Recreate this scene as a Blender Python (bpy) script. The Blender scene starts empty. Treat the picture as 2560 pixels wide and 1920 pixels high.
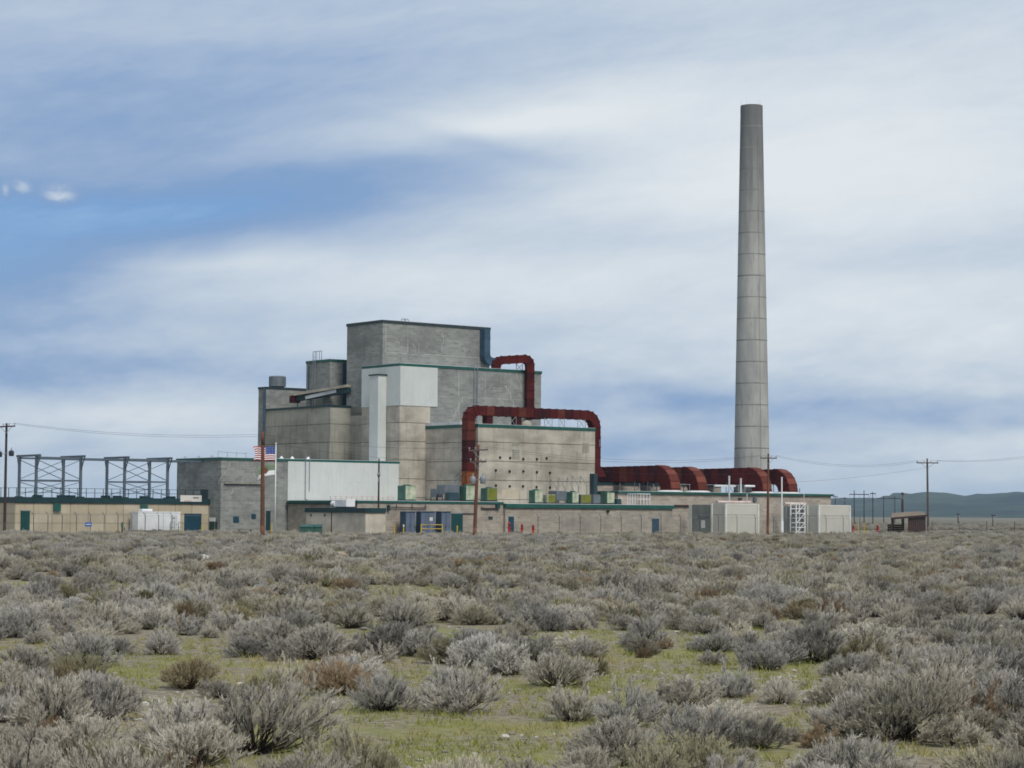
import bpy, bmesh, math, random
import numpy as np
from mathutils import Matrix, Vector
random.seed(7)
SC = bpy.context.scene
COL = SC.collection
PI = math.pi

# ------------------------------------------------------------------ camera
EYE = 2.7                      # seated in a coach, eye 2.7 m above the plain
FOC = 5400.0 / 2560.0          # focal length in picture widths
PITCH = math.atan(324 / 5400)
ROLL = 0.006
cam_d = bpy.data.cameras.new('camera')
cam_d.sensor_width = 36.0
cam_d.lens = 36.0 * FOC
cam_d.clip_start = 0.5
cam_d.clip_end = 60000
cam = bpy.data.objects.new('camera', cam_d)
COL.objects.link(cam)
cam.matrix_world = (Matrix.Translation((0, 0, EYE)) @ Matrix.Rotation(PI / 2 + PITCH, 4, 'X')
                    @ Matrix.Rotation(ROLL, 4, 'Z'))
SC.camera = cam

# ------------------------------------------------------------------ exposure
vs = SC.view_settings
vs.view_transform = 'Standard'
vs.look = 'None'
vs.exposure = 1.02
vs.gamma = 1.0
vs.use_curve_mapping = False
SC.cycles.use_denoising = True
SC.cycles.max_bounces = 5
SC.cycles.diffuse_bounces = 2
SC.cycles.transparent_max_bounces = 12
SC.cycles.volume_bounces = 0
SC.cycles.filter_width = 1.7


def lin(r, g, b):
    f = lambda c: (c / 255 / 12.92) if c / 255 <= 0.04045 else ((c / 255 + 0.055) / 1.055) ** 2.4
    return (f(r), f(g), f(b), 1.0)


# ------------------------------------------------------------------ sun (behind thin cloud, over the viewer's right shoulder)
SUN_AZ, SUN_EL = math.radians(152), math.radians(49)      # azimuth from +Y towards +X
sun_d = bpy.data.lights.new('sun', 'SUN')
sun_d.energy = 1.4
sun_d.angle = math.radians(20)
sun_d.color = (1.0, 0.95, 0.87)
sun = bpy.data.objects.new('sun', sun_d)
COL.objects.link(sun)
sd = Vector((math.sin(SUN_AZ) * math.cos(SUN_EL), math.cos(SUN_AZ) * math.cos(SUN_EL), math.sin(SUN_EL)))
sun.rotation_euler = sd.to_track_quat('Z', 'Y').to_euler()
sun.location = (120, -120, 150)


# ------------------------------------------------------------------ node helper
class NB:
    def __init__(s, nt):
        s.nt = nt

    def n(s, t, **kw):
        x = s.nt.nodes.new(t)
        for k, v in kw.items():
            setattr(x, k, v)
        return x

    def put(s, inp, v):
        if isinstance(v, bpy.types.NodeSocket):
            s.nt.links.new(v, inp)
        else:
            inp.default_value = v

    def m(s, op, a, b=0.0, c=None, clamp=False):
        x = s.n('ShaderNodeMath', operation=op, use_clamp=clamp)
        s.put(x.inputs[0], a)
        s.put(x.inputs[1], b)
        if c is not None:
            s.put(x.inputs[2], c)
        return x.outputs[0]

    def mix(s, f, a, b, mode='MIX'):
        x = s.n('ShaderNodeMix', data_type='RGBA', blend_type=mode)
        s.put(x.inputs[0], f)
        s.put(x.inputs[6], a)
        s.put(x.inputs[7], b)
        return x.outputs[2]

    def xyz(s, x, y, z):
        c = s.n('ShaderNodeCombineXYZ')
        s.put(c.inputs[0], x)
        s.put(c.inputs[1], y)
        s.put(c.inputs[2], z)
        return c.outputs[0]

    def noise(s, vec, scale, detail=4.0, rough=0.55, dist=0.0):
        x = s.n('ShaderNodeTexNoise')
        s.put(x.inputs['Vector'], vec)
        s.put(x.inputs['Scale'], scale)
        x.inputs['Detail'].default_value = detail
        x.inputs['Roughness'].default_value = rough
        x.inputs['Distortion'].default_value = dist
        return x.outputs[0]

    def ramp(s, f, stops, interp='LINEAR'):
        x = s.n('ShaderNodeValToRGB')
        x.color_ramp.interpolation = interp
        el = x.color_ramp.elements
        while len(el) < len(stops):
            el.new(0.5)
        for e, (p, c) in zip(el, stops):
            e.position = p
            e.color = c if len(c) == 4 else (*c, 1)
        s.put(x.inputs[0], f)
        return x.outputs[0]

    def step(s, v, a, b):
        x = s.n('ShaderNodeMapRange', interpolation_type='SMOOTHSTEP')
        s.put(x.inputs[0], v)
        s.put(x.inputs[1], a)
        s.put(x.inputs[2], b)
        return x.outputs[0]


# ------------------------------------------------------------------ world: clear-sky model veiled by layered stratus
world = bpy.data.worlds.new('World')
SC.world = world
world.use_nodes = True
wt = world.node_tree
wt.nodes.clear()
W = NB(wt)
sky = W.n('ShaderNodeTexSky', sky_type='NISHITA')
sky.sun_disc = False
sky.sun_elevation = SUN_EL
sky.sun_rotation = SUN_AZ
tc = W.n('ShaderNodeTexCoord')
sp = W.n('ShaderNodeSeparateXYZ')
wt.links.new(tc.outputs['Generated'], sp.inputs[0])
dx, dy, dz = sp.outputs
hor = W.m('SQRT', W.m('ADD', W.m('MULTIPLY', dx, dx), W.m('MULTIPLY', dy, dy)))
az = W.m('ARCTAN2', dx, dy)                     # azimuth from straight ahead
el = W.m('ARCTAN2', W.m('MAXIMUM', dz, 0.0), hor)   # elevation
# streaky cloud sheets: long along the azimuth, thin in elevation, leaning a little, swirled
warp = W.noise(W.xyz(W.m('MULTIPLY', az, 5.0), W.m('MULTIPLY', el, 16.0), 0.3), 1.0, 3.0)
wv = W.m('MULTIPLY', W.m('SUBTRACT', warp, 0.5), 0.030)
elw = W.m('ADD', W.m('ADD', el, wv), W.m('MULTIPLY', az, -0.10))
n1 = W.noise(W.xyz(W.m('MULTIPLY', az, 3.2), W.m('MULTIPLY', elw, 17.0), 1.7), 1.0, 5.0, 0.5)
n2 = W.noise(W.xyz(W.m('MULTIPLY', az, 9.0), W.m('MULTIPLY', elw, 46.0), 4.1), 1.0, 6.0, 0.55)
n3 = W.noise(W.xyz(W.m('MULTIPLY', az, 30.0), W.m('MULTIPLY', elw, 100.0), 8.8), 1.0, 6.0, 0.62)
n4 = W.noise(W.xyz(W.m('MULTIPLY', az, 55.0), W.m('MULTIPLY', W.m('ADD', elw, W.m('MULTIPLY', az, -0.22)), 210.0), 2.2), 1.0, 4.0, 0.6)
dens = W.m('ADD', 0.625, W.m('MULTIPLY', W.m('SUBTRACT', n1, 0.5), 0.40))
dens = W.m('ADD', dens, W.m('MULTIPLY', W.m('SUBTRACT', n2, 0.5), 0.26))
dens = W.m('ADD', dens, W.m('MULTIPLY', W.m('SUBTRACT', n3, 0.5), 0.20))
dens = W.m('ADD', dens, W.m('MULTIPLY', W.m('SUBTRACT', n4, 0.5), 0.09))
n5 = W.noise(W.xyz(W.m('MULTIPLY', az, 24.0), W.m('MULTIPLY', el, 62.0), 5.5), 1.0, 6.0, 0.58)
low = W.m('SUBTRACT', 1.0, W.step(el, 0.05, 0.13))
dens = W.m('ADD', dens, W.m('MULTIPLY', W.m('SUBTRACT', n5, 0.5), W.m('MULTIPLY', low, 0.55)))


def bank(d, px, py, rx, ry, rot, amp, soft=1.0, az_=az, el_=None):
    """one cloud bank or break: an ellipse in azimuth / elevation with a soft, wind-drawn edge"""
    e = el_ if el_ is not None else W.m('ADD', el, W.m('MULTIPLY', wv, 0.7))
    cx, cy = math.atan((px - 1280) / 5400), math.atan((1284 - py) / 5400)
    c, s_ = math.cos(math.radians(rot)), math.sin(math.radians(rot))
    u = W.m('SUBTRACT', az_, cx)
    v = W.m('SUBTRACT', e, cy)
    p = W.m('ADD', W.m('MULTIPLY', u, c * 5400 / rx), W.m('MULTIPLY', v, s_ * 5400 / rx))
    q = W.m('SUBTRACT', W.m('MULTIPLY', v, c * 5400 / ry), W.m('MULTIPLY', u, s_ * 5400 / ry))
    r2 = W.m('ADD', W.m('MULTIPLY', p, p), W.m('MULTIPLY', q, q))
    g = W.m('POWER', 2.718, W.m('MULTIPLY', r2, -soft))
    return W.m('ADD', d, W.m('MULTIPLY', g, amp))


for b_ in ((150, 300, 1250, 420, 0, -0.17), (300, 60, 900, 60, 0, 0.06), (1250, 120, 700, 90, 3, -0.10),
           (350, 330, 1000, 190, 3, -0.20), (620, 520, 620, 85, 3, -0.30), (1080, 440, 380, 80, 6, -0.16),
           (420, 560, 560, 60, -2, -0.18), (-60, 640, 360, 130, 0, -0.34), (-150, 830, 560, 220, 0, -0.22),
           (1800, 400, 800, 260, -3, 0.32), (1250, 305, 420, 40, 5, 0.28), (1160, 352, 240, 26, -12, -0.14),
           (1120, 690, 820, 70, 3, 0.24), (560, 668, 260, 26, 4, 0.16), (1560, 610, 380, 60, 4, -0.12),
           (100, 800, 500, 60, 3, 0.02), (220, 945, 520, 50, 3, -0.26), (330, 1050, 700, 50, 1, 0.18),
           (1950, 1000, 620, 60, -3, -0.26), (1600, 1120, 700, 45, 0, -0.18), (2200, 800, 700, 110, 0, 0.16),
           (2480, 1120, 420, 50, 2, 0.26), (2450, 250, 520, 260, 10, 0.14), (2250, 640, 420, 50, 3, -0.08), (2380, 960, 260, 24, -4, 0.10)):
    dens = bank(dens, *b_)
puff = W.m('ADD', el, W.m('MULTIPLY', W.m('SUBTRACT', W.noise(W.xyz(W.m('MULTIPLY', az, 160.0), W.m('MULTIPLY', el, 260.0), 0.0), 1.0, 4.0, 0.6), 0.5), 0.006))
for b_ in ((137, 510, 38, 18, 0, 0.55, 1.0), (44, 492, 20, 13, -12, 0.34, 1.0), (2, 502, 9, 14, 0, 0.30, 1.0)):
    dens = bank(dens, *b_, el_=puff)
KW = 5.1
cl = W.ramp(dens, [(0.06, lin(86, 132, 186)[:3]),
                   (0.32, lin(146, 170, 203)[:3]), (0.54, lin(179, 194, 213)[:3]),
                   (0.76, lin(203, 213, 223)[:3]), (1.0, lin(227, 232, 235)[:3])], 'B_SPLINE')
clouds = W.mix(1.0, cl, (KW, KW, KW, 1), 'MULTIPLY')
cover = W.step(dens, -0.25, 0.30)
cover = W.m('ADD', 0.70, W.m('MULTIPLY', cover, 0.28))
skyc = W.mix(cover, sky.outputs[0], clouds)
bg = W.n('ShaderNodeBackground')
bg.inputs[1].default_value = 0.1
wt.links.new(skyc, bg.inputs[0])
wo = W.n('ShaderNodeOutputWorld')
wt.links.new(bg.outputs[0], wo.inputs[0])


# ------------------------------------------------------------------ sight lines: from a direction in the photograph to a known plane of the place
def ray(px, py):
    xc, yc = (px - 1280) / 5400, -(py - 960) / 5400
    c, s = math.cos(ROLL), math.sin(ROLL)
    xl, yl = xc * c - yc * s, xc * s + yc * c
    return np.array([xl, math.cos(PITCH) - yl * math.sin(PITCH), math.sin(PITCH) + yl * math.cos(PITCH)])


EYEP = np.array([0, 0, EYE])
TH = math.radians(38)                                   # the plant's street grid against the view
UA = np.array([math.cos(TH), math.sin(TH), 0])          # a: along the front walls, to the right and away
VA = np.array([-math.sin(TH), math.cos(TH), 0])         # b: depth into the plant, to the left and away


def at(px, py, Y):
    d = ray(px, py)
    return EYEP + d * Y / d[1]


OG = at(997, 1284, 265.0)
OG[2] = 0


def onb(px, py, b):
    d = ray(px, py)
    P = EYEP + d * (b - (EYEP - OG) @ VA) / (d @ VA)
    return (P - OG) @ UA, P[2]


def ona(px, py, a):
    d = ray(px, py)
    P = EYEP + d * (a - (EYEP - OG) @ UA) / (d @ UA)
    return (P - OG) @ VA, P[2]


def ground(px, py):
    d = ray(px, py)
    t = -EYE / d[2]
    return (EYEP + t * d)


def wld(a, b, z=0.0):
    return OG + a * UA + b * VA + np.array([0, 0, z])


# ------------------------------------------------------------------ materials
MATS = {}


def base_mat(name, rough=0.85, metal=0.0, spec=0.3):
    m = bpy.data.materials.new(name)
    m.use_nodes = True
    nt = m.node_tree
    nt.nodes.clear()
    N = NB(nt)
    bs = N.n('ShaderNodeBsdfPrincipled')
    bs.inputs['Roughness'].default_value = rough
    bs.inputs['Metallic'].default_value = metal
    bs.inputs['Specular IOR Level'].default_value = spec
    o = N.n('ShaderNodeOutputMaterial')
    nt.links.new(bs.outputs[0], o.inputs[0])
    t = N.n('ShaderNodeTexCoord').outputs['Object']
    MATS[name] = m
    return m, N, bs, t


def plane_coords(N, t):
    s = N.n('ShaderNodeSeparateXYZ')
    N.nt.links.new(t, s.inputs[0])
    return N.m('ADD', s.outputs[0], s.outputs[1]), s.outputs[2], s


def bump(N, bs, h, dist, st=0.6):
    b = N.n('ShaderNodeBump')
    b.inputs['Distance'].default_value = dist
    b.inputs['Strength'].default_value = st
    N.put(b.inputs['Height'], h)
    N.nt.links.new(b.outputs[0], bs.inputs['Normal'])


def paint(name, rgb, rgb2=None, scale=1.5, rough=0.6, metal=0.0, grime=0.25, streak=0.0, ribs=0.0):
    """painted or bare surface: two tones by noise, grime, run-down streaks, optional pressed ribs"""
    m, N, bs, t = base_mat(name, rough, metal)
    c2 = rgb2 or tuple(c * 0.78 for c in rgb)
    n = N.noise(t, scale, 6, 0.6)
    col = N.mix(N.step(n, 0.35, 0.68), (*rgb, 1), (*c2, 1))
    h, z, s = plane_coords(N, t)
    if streak:
        sn = N.noise(N.xyz(N.m('MULTIPLY', h, 3.0), 0.0, N.m('MULTIPLY', z, 0.22)), 1.0, 5, 0.6)
        col = N.mix(N.m('MULTIPLY', N.step(sn, 0.5, 0.74), streak), col, (rgb[0] * .42, rgb[1] * .40, rgb[2] * .38, 1))
    if grime:
        g = N.noise(t, scale * 5.3, 5, 0.65)
        col = N.mix(N.m('MULTIPLY', N.step(g, 0.5, 0.8), grime), col, (rgb[0] * .4, rgb[1] * .4, rgb[2] * .38, 1))
    N.put(bs.inputs['Base Color'], col)
    if ribs:
        w = N.m('SINE', N.m('MULTIPLY', h, 2 * PI / ribs))
        bump(N, bs, w, 0.03, 0.5)
    else:
        bump(N, bs, n, 0.02, 0.25)
    return m


def concrete(name, rgb, stain=0.80, board=0.12, tone=0.42):
    m, N, bs, t = base_mat(name, 0.92, 0, 0.15)
    h, z, s = plane_coords(N, t)
    big = N.noise(N.xyz(N.m('MULTIPLY', h, 0.16), 0.0, N.m('MULTIPLY', z, 0.30)), 1.0, 5, 0.62)
    col = N.mix(N.step(big, 0.32, 0.70), (*[c * (1 + tone * .5) for c in rgb], 1), (*[c * (1 - tone) for c in rgb], 1))
    run = N.noise(N.xyz(N.m('MULTIPLY', h, 1.7), 3.0, N.m('MULTIPLY', z, 0.13)), 1.0, 6, 0.62)
    col = N.mix(N.m('MULTIPLY', N.step(run, 0.50, 0.78), stain), col, (rgb[0] * .40, rgb[1] * .40, rgb[2] * .42, 1))
    lim = N.noise(N.xyz(N.m('MULTIPLY', h, 1.1), 9.0, N.m('MULTIPLY', z, 0.25)), 1.0, 5, 0.6)
    col = N.mix(N.m('MULTIPLY', N.step(lim, 0.58, 0.80), 0.35), col, (rgb[0] * 1.25, rgb[1] * 1.22, rgb[2] * 1.15, 1))
    # form-board panels: every few feet the pour changes tone a little
    wn = N.n('ShaderNodeTexWhiteNoise', noise_dimensions='2D')
    N.put(wn.inputs['Vector'], N.xyz(N.m('FLOOR', N.m('DIVIDE', h, 1.22)), N.m('FLOOR', N.m('DIVIDE', z, 2.3)), 0.0))
    col = N.mix(N.m('MULTIPLY', wn.outputs['Value'], board * 1.8), col, (rgb[0] * .55, rgb[1] * .54, rgb[2] * .53, 1))
    f = N.noise(t, 9.0, 5, 0.7)
    col = N.mix(N.m('MULTIPLY', N.step(f, 0.45, 0.75), 0.16), col, (rgb[0] * .45, rgb[1] * .45, rgb[2] * .45, 1))
    N.put(bs.inputs['Base Color'], col)
    bd = N.m('SINE', N.m('MULTIPLY', h, 2 * PI / 0.30))
    bump(N, bs, N.m('ADD', N.m('MULTIPLY', bd, 0.25), f), 0.02, 0.35)
    return m


def blockwork(name, rgb, stain=0.62, lim=0.5):
    """concrete block laid in courses, mortar a shade lighter, soot and lime on it"""
    m, N, bs, t = base_mat(name, 0.95, 0, 0.1)
    h, z, s = plane_coords(N, t)
    br = N.n('ShaderNodeTexBrick')
    N.put(br.inputs['Vector'], N.xyz(h, z, 0.0))
    br.inputs['Color1'].default_value = (*[c * 1.12 for c in rgb], 1)
    br.inputs['Color2'].default_value = (*[c * 0.80 for c in rgb], 1)
    br.inputs['Mortar'].default_value = (*[c * 1.35 for c in rgb], 1)
    br.inputs['Scale'].default_value = 1.0
    br.inputs['Mortar Size'].default_value = 0.010
    br.inputs['Brick Width'].default_value = 0.80
    br.inputs['Row Height'].default_value = 0.30
    col = br.outputs['Color']
    big = N.noise(N.xyz(N.m('MULTIPLY', h, 0.22), 1.0, N.m('MULTIPLY', z, 0.35)), 1.0, 6, 0.65)
    col = N.mix(N.m('MULTIPLY', N.step(big, 0.40, 0.70), stain), col, (rgb[0] * .48, rgb[1] * .47, rgb[2] * .5, 1))
    sp_ = N.noise(t, 2.6, 5, 0.7)
    col = N.mix(N.m('MULTIPLY', N.step(sp_, 0.56, 0.76), lim), col, (rgb[0] * 1.7, rgb[1] * 1.65, rgb[2] * 1.55, 1))
    run = N.noise(N.xyz(N.m('MULTIPLY', h, 1.9), 5.0, N.m('MULTIPLY', z, 0.16)), 1.0, 5, 0.6)
    col = N.mix(N.m('MULTIPLY', N.step(run, 0.54, 0.78), stain * .8), col, (rgb[0] * .45, rgb[1] * .44, rgb[2] * .44, 1))
    N.put(bs.inputs['Base Color'], col)
    bump(N, bs, br.outputs['Fac'], 0.01, -0.4)
    return m


concrete('concrete', (0.425, 0.392, 0.330))
concrete('concrete_dull', (0.295, 0.288, 0.246), 0.85, 0.14, 0.36)
concrete('concrete_dark_joint', (0.19, 0.178, 0.158))
concrete('concrete_annex', (0.54, 0.49, 0.41), 0.4)
blockwork('block_grey', (0.240, 0.250, 0.236))
blockwork('block_low', (0.33, 0.295, 0.25), 0.6, 0.5)
blockwork('block_fan', (0.36, 0.32, 0.275), 0.6, 0.5)
paint('cladding_white', (0.51, 0.535, 0.515), (0.46, 0.49, 0.475), 0.25, 0.5, 0, 0.10, 0.16, 0.0)
paint('trim_green', (0.012, 0.070, 0.060), (0.018, 0.095, 0.080), 0.8, 0.5, 0, 0.2)
paint('trim_dark', (0.010, 0.032, 0.038), (0.014, 0.045, 0.050), 0.8, 0.5, 0, 0.2)
paint('trim_slate', (0.030, 0.048, 0.055), None, 0.8, 0.55)
paint('flashing', (0.55, 0.57, 0.58), (0.42, 0.44, 0.46), 0.7, 0.5, 0.0, 0.2)
paint('roofing_white', (0.62, 0.63, 0.63), (0.5, 0.5, 0.5), 0.4, 0.7)
paint('panel_tan', (0.42, 0.362, 0.262), (0.36, 0.31, 0.225), 0.5, 0.75, 0, 0.12, 0.22)
paint('panel_tan_pale', (0.47, 0.41, 0.31), (0.40, 0.35, 0.265), 0.5, 0.75, 0, 0.12, 0.22)
paint('rust', (0.056, 0.0050, 0.0062), (0.084, 0.0095, 0.0078), 0.55, 0.95, 0, 0.45, 0.35)
paint('rust_deep', (0.029, 0.0036, 0.0070), (0.050, 0.0054, 0.0066), 0.6, 0.95, 0, 0.4, 0.3)
paint('rust_orange', (0.25, 0.085, 0.026), (0.12, 0.026, 0.010), 1.1, 0.9, 0, 0.4, 0.4)
paint('rust_bright', (0.105, 0.024, 0.015), (0.075, 0.015, 0.010), 0.7, 0.85, 0, 0.3, 0.2)
paint('rust_plate_lit', (0.165, 0.046, 0.028), (0.120, 0.030, 0.019), 0.7, 0.8, 0, 0.25, 0.2)  # paler rust: painted-in light for the outer face of the duct elbows
paint('gallery_roof', (0.36, 0.33, 0.27), (0.24, 0.225, 0.19), 0.9, 0.9, 0, 0.3, 0.3)
concrete('stack_joint', (0.235, 0.235, 0.228))
paint('duct_blue', (0.045, 0.090, 0.135), (0.030, 0.060, 0.095), 0.8, 0.5, 0, 0.2, 0.3)
paint('steel_blue', (0.115, 0.148, 0.180), (0.085, 0.112, 0.14), 1.0, 0.55, 0.2, 0.3)
paint('steel_dark', (0.030, 0.036, 0.042), (0.045, 0.05, 0.055), 1.0, 0.6, 0.2)
paint('galvanised', (0.30, 0.32, 0.34), (0.22, 0.24, 0.26), 1.6, 0.5, 0.4)
paint('rail_dark', (0.020, 0.045, 0.052), None, 1.0, 0.6)
paint('wood_pole', (0.150, 0.066, 0.040), (0.095, 0.045, 0.030), 1.2, 0.9, 0, 0.3, 0.35)
paint('wood_dark', (0.060, 0.038, 0.036), (0.040, 0.028, 0.028), 1.2, 0.9, 0, 0.3)
paint('wood_weathered', (0.120, 0.098, 0.090), (0.075, 0.060, 0.056), 1.2, 0.95, 0, 0.3, 0.3)
paint('door_teal', (0.008, 0.058, 0.056), (0.006, 0.042, 0.045), 0.9, 0.5)
paint('door_blue', (0.012, 0.052, 0.085), (0.009, 0.04, 0.066), 0.9, 0.5)
paint('cabinet_blue', (0.115, 0.145, 0.205), (0.085, 0.11, 0.16), 0.9, 0.5, 0, 0.25, 0.2)
paint('cabinet_blue_deep', (0.035, 0.075, 0.125), (0.025, 0.055, 0.095), 0.9, 0.5, 0, 0.2)
paint('unit_green', (0.040, 0.115, 0.090), (0.070, 0.150, 0.115), 0.9, 0.6, 0, 0.3, 0.3)
paint('unit_cream', (0.46, 0.47, 0.36), (0.22, 0.30, 0.19), 1.5, 0.7, 0, 0.35, 0.6)
paint('unit_moss', (0.170, 0.175, 0.022), (0.115, 0.14, 0.03), 1.0, 0.8, 0, 0.35, 0.4)
paint('unit_grey', (0.155, 0.180, 0.200), (0.11, 0.13, 0.15), 1.0, 0.5, 0.2, 0.25)
paint('unit_teal', (0.030, 0.062, 0.078), (0.022, 0.046, 0.06), 1.0, 0.5, 0.1, 0.25)
paint('safety_yellow', (0.52, 0.36, 0.035), (0.42, 0.29, 0.04), 2.0, 0.5)
paint('hydrant_red', (0.36, 0.018, 0.018), (0.26, 0.014, 0.014), 2.0, 0.45)
paint('pipe_pink', (0.50, 0.34, 0.31), (0.56, 0.50, 0.47), 1.3, 0.6)
paint('white_paint', (0.72, 0.73, 0.74), (0.63, 0.64, 0.65), 0.7, 0.4, 0, 0.12)
paint('shed_panel', (0.50, 0.485, 0.44), (0.46, 0.445, 0.40), 0.3, 0.6, 0, 0.08, 0.12)
paint('shed_trim', (0.68, 0.68, 0.64), None, 0.5, 0.5)
paint('screen_grey', (0.21, 0.225, 0.22), (0.16, 0.175, 0.175), 0.6, 0.7, 0, 0.1, 0.25)
paint('tyre', (0.018, 0.018, 0.02), None, 3, 0.9)
paint('dark_hole', (0.012, 0.011, 0.010), None, 3, 0.95)
paint('lime_white', (0.44, 0.435, 0.40), (0.29, 0.29, 0.27), 1.2, 0.9, 0, 0.2)
paint('sign_face', (0.60, 0.58, 0.54), (0.56, 0.54, 0.51), 0.6, 0.6)
paint('sign_grey', (0.045, 0.05, 0.055), (0.14, 0.14, 0.145), 6.0, 0.7)
paint('sign_red', (0.42, 0.24, 0.24), None, 3.0, 0.7)
paint('sign_blue', (0.035, 0.12, 0.42), None, 3.0, 0.5)
paint('insulator', (0.30, 0.31, 0.33), None, 2, 0.3)
paint('wire_black', (0.035, 0.038, 0.042), None, 2, 0.6)
paint('shelter_roof', (0.20, 0.16, 0.115), (0.15, 0.12, 0.09), 0.8, 0.9)
paint('shelter_wood', (0.060, 0.036, 0.034), (0.038, 0.026, 0.028), 1.0, 0.95, 0, 0.3)
paint('boulder_tan', (0.30, 0.25, 0.185), (0.26, 0.215, 0.155), 2.0, 0.95)
paint('boulder_white', (0.46, 0.445, 0.41), (0.32, 0.31, 0.28), 3.0, 0.9)


def stack_mat():
    m, N, bs, t = base_mat('stack_concrete', 0.92, 0, 0.15)
    s = N.n('ShaderNodeSeparateXYZ')
    N.nt.links.new(t, s.inputs[0])
    x, y, z = s.outputs
    ang = N.m('ARCTAN2', x, y)
    big = N.noise(N.xyz(N.m('MULTIPLY', ang, 1.2), 0.0, N.m('MULTIPLY', z, 0.12)), 1.0, 5, 0.6)
    col = N.mix(N.step(big, 0.3, 0.7), (0.395, 0.395, 0.372, 1), (0.275, 0.280, 0.274, 1))
    run = N.noise(N.xyz(N.m('MULTIPLY', ang, 4.5), 2.0, N.m('MULTIPLY', z, 0.24)), 1.0, 6, 0.7)
    col = N.mix(N.m('MULTIPLY', N.step(run, 0.52, 0.68), 0.42), col, (0.14, 0.14, 0.145, 1))
    soot = N.m('MULTIPLY', N.step(N.m('ADD', z, N.m('MULTIPLY', big, 9.0)), 38.0, 64.0), 0.72)
    col = N.mix(soot, col, (0.085, 0.09, 0.10, 1))
    N.put(bs.inputs['Base Color'], col)
    bump(N, bs, N.noise(t, 6.0, 4, 0.6), 0.02, 0.4)


stack_mat()


def flag_mat(name, kind):
    m, N, bs, t = base_mat(name, 0.8)
    uv = N.n('ShaderNodeTexCoord').outputs['UV']
    s = N.n('ShaderNodeSeparateXYZ')
    N.nt.links.new(uv, s.inputs[0])
    u, v, _ = s.outputs
    if kind == 'stripes':
        k = N.m('MODULO', N.m('FLOOR', N.m('MULTIPLY', v, 13)), 2)
        col = N.mix(k, (0.36, 0.035, 0.055, 1), (0.80, 0.78, 0.78, 1))
        can = N.m('MULTIPLY', N.m('LESS_THAN', u, 0.42), N.m('GREATER_THAN', v, 0.4615))
        gx = N.m('SUBTRACT', N.m('FRACT', N.m('MULTIPLY', u, 6 / 0.42)), 0.5)
        gy = N.m('SUBTRACT', N.m('FRACT', N.m('MULTIPLY', v, 5 / 0.5385)), 0.5)
        star = N.m('LESS_THAN', N.m('ADD', N.m('MULTIPLY', gx, gx), N.m('MULTIPLY', gy, gy)), 0.035)
        blue = N.mix(star, (0.012, 0.045, 0.24, 1), (0.6, 0.62, 0.7, 1))
        col = N.mix(can, col, blue)
    elif kind == 'green':
        col = N.mix(N.m('GREATER_THAN', v, N.m('ADD', 0.46, N.m('MULTIPLY', u, -0.05))), (0.76, 0.77, 0.78, 1), (0.17, 0.23, 0.15, 1))
        ex = N.m('DIVIDE', N.m('SUBTRACT', u, 0.52), 0.16)
        ey = N.m('DIVIDE', N.m('SUBTRACT', v, 0.50), 0.30)
        em = N.m('LESS_THAN', N.m('ADD', N.m('ABSOLUTE', ex), N.m('MULTIPLY', ey, ey)), 1.0)
        col = N.mix(em, col, (0.20, 0.085, 0.055, 1))
    else:
        ex = N.m('DIVIDE', N.m('SUBTRACT', u, 0.50), 0.10)
        ey = N.m('DIVIDE', N.m('SUBTRACT', v, 0.52), 0.16)
        em = N.m('LESS_THAN', N.m('ADD', N.m('MULTIPLY', ex, ex), N.m('MULTIPLY', ey, ey)), 1.0)
        col = N.mix(em, (0.030, 0.030, 0.085, 1), (0.45, 0.45, 0.5, 1))
    N.put(bs.inputs['Base Color'], col)


flag_mat('flag_stripes', 'stripes')
flag_mat('flag_green', 'green')
flag_mat('flag_dark', 'dark')


def mesh_mat():
    """chain-link: thin galvanised wires crossing on the diagonal, open between"""
    m, N, bs, t = base_mat('chain_link', 0.6, 0.3)
    bs.inputs['Base Color'].default_value = (0.20, 0.21, 0.22, 1)
    h, z, s = plane_coords(N, t)
    k = 2 * PI / 0.12
    a = N.m('ABSOLUTE', N.m('SINE', N.m('MULTIPLY', N.m('ADD', h, z), k / 2)))
    b = N.m('ABSOLUTE', N.m('SINE', N.m('MULTIPLY', N.m('SUBTRACT', h, z), k / 2)))
    N.put(bs.inputs['Alpha'], N.m('LESS_THAN', N.m('MINIMUM', a, b), 0.10))


mesh_mat()


# ------------------------------------------------------------------ mesh builder
class Frame:
    def __init__(s, o, rot):
        s.o, s.rot = np.array(o, float), rot


PLANT = Frame(OG, TH)
WORLD = Frame((0, 0, 0), 0.0)


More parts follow.
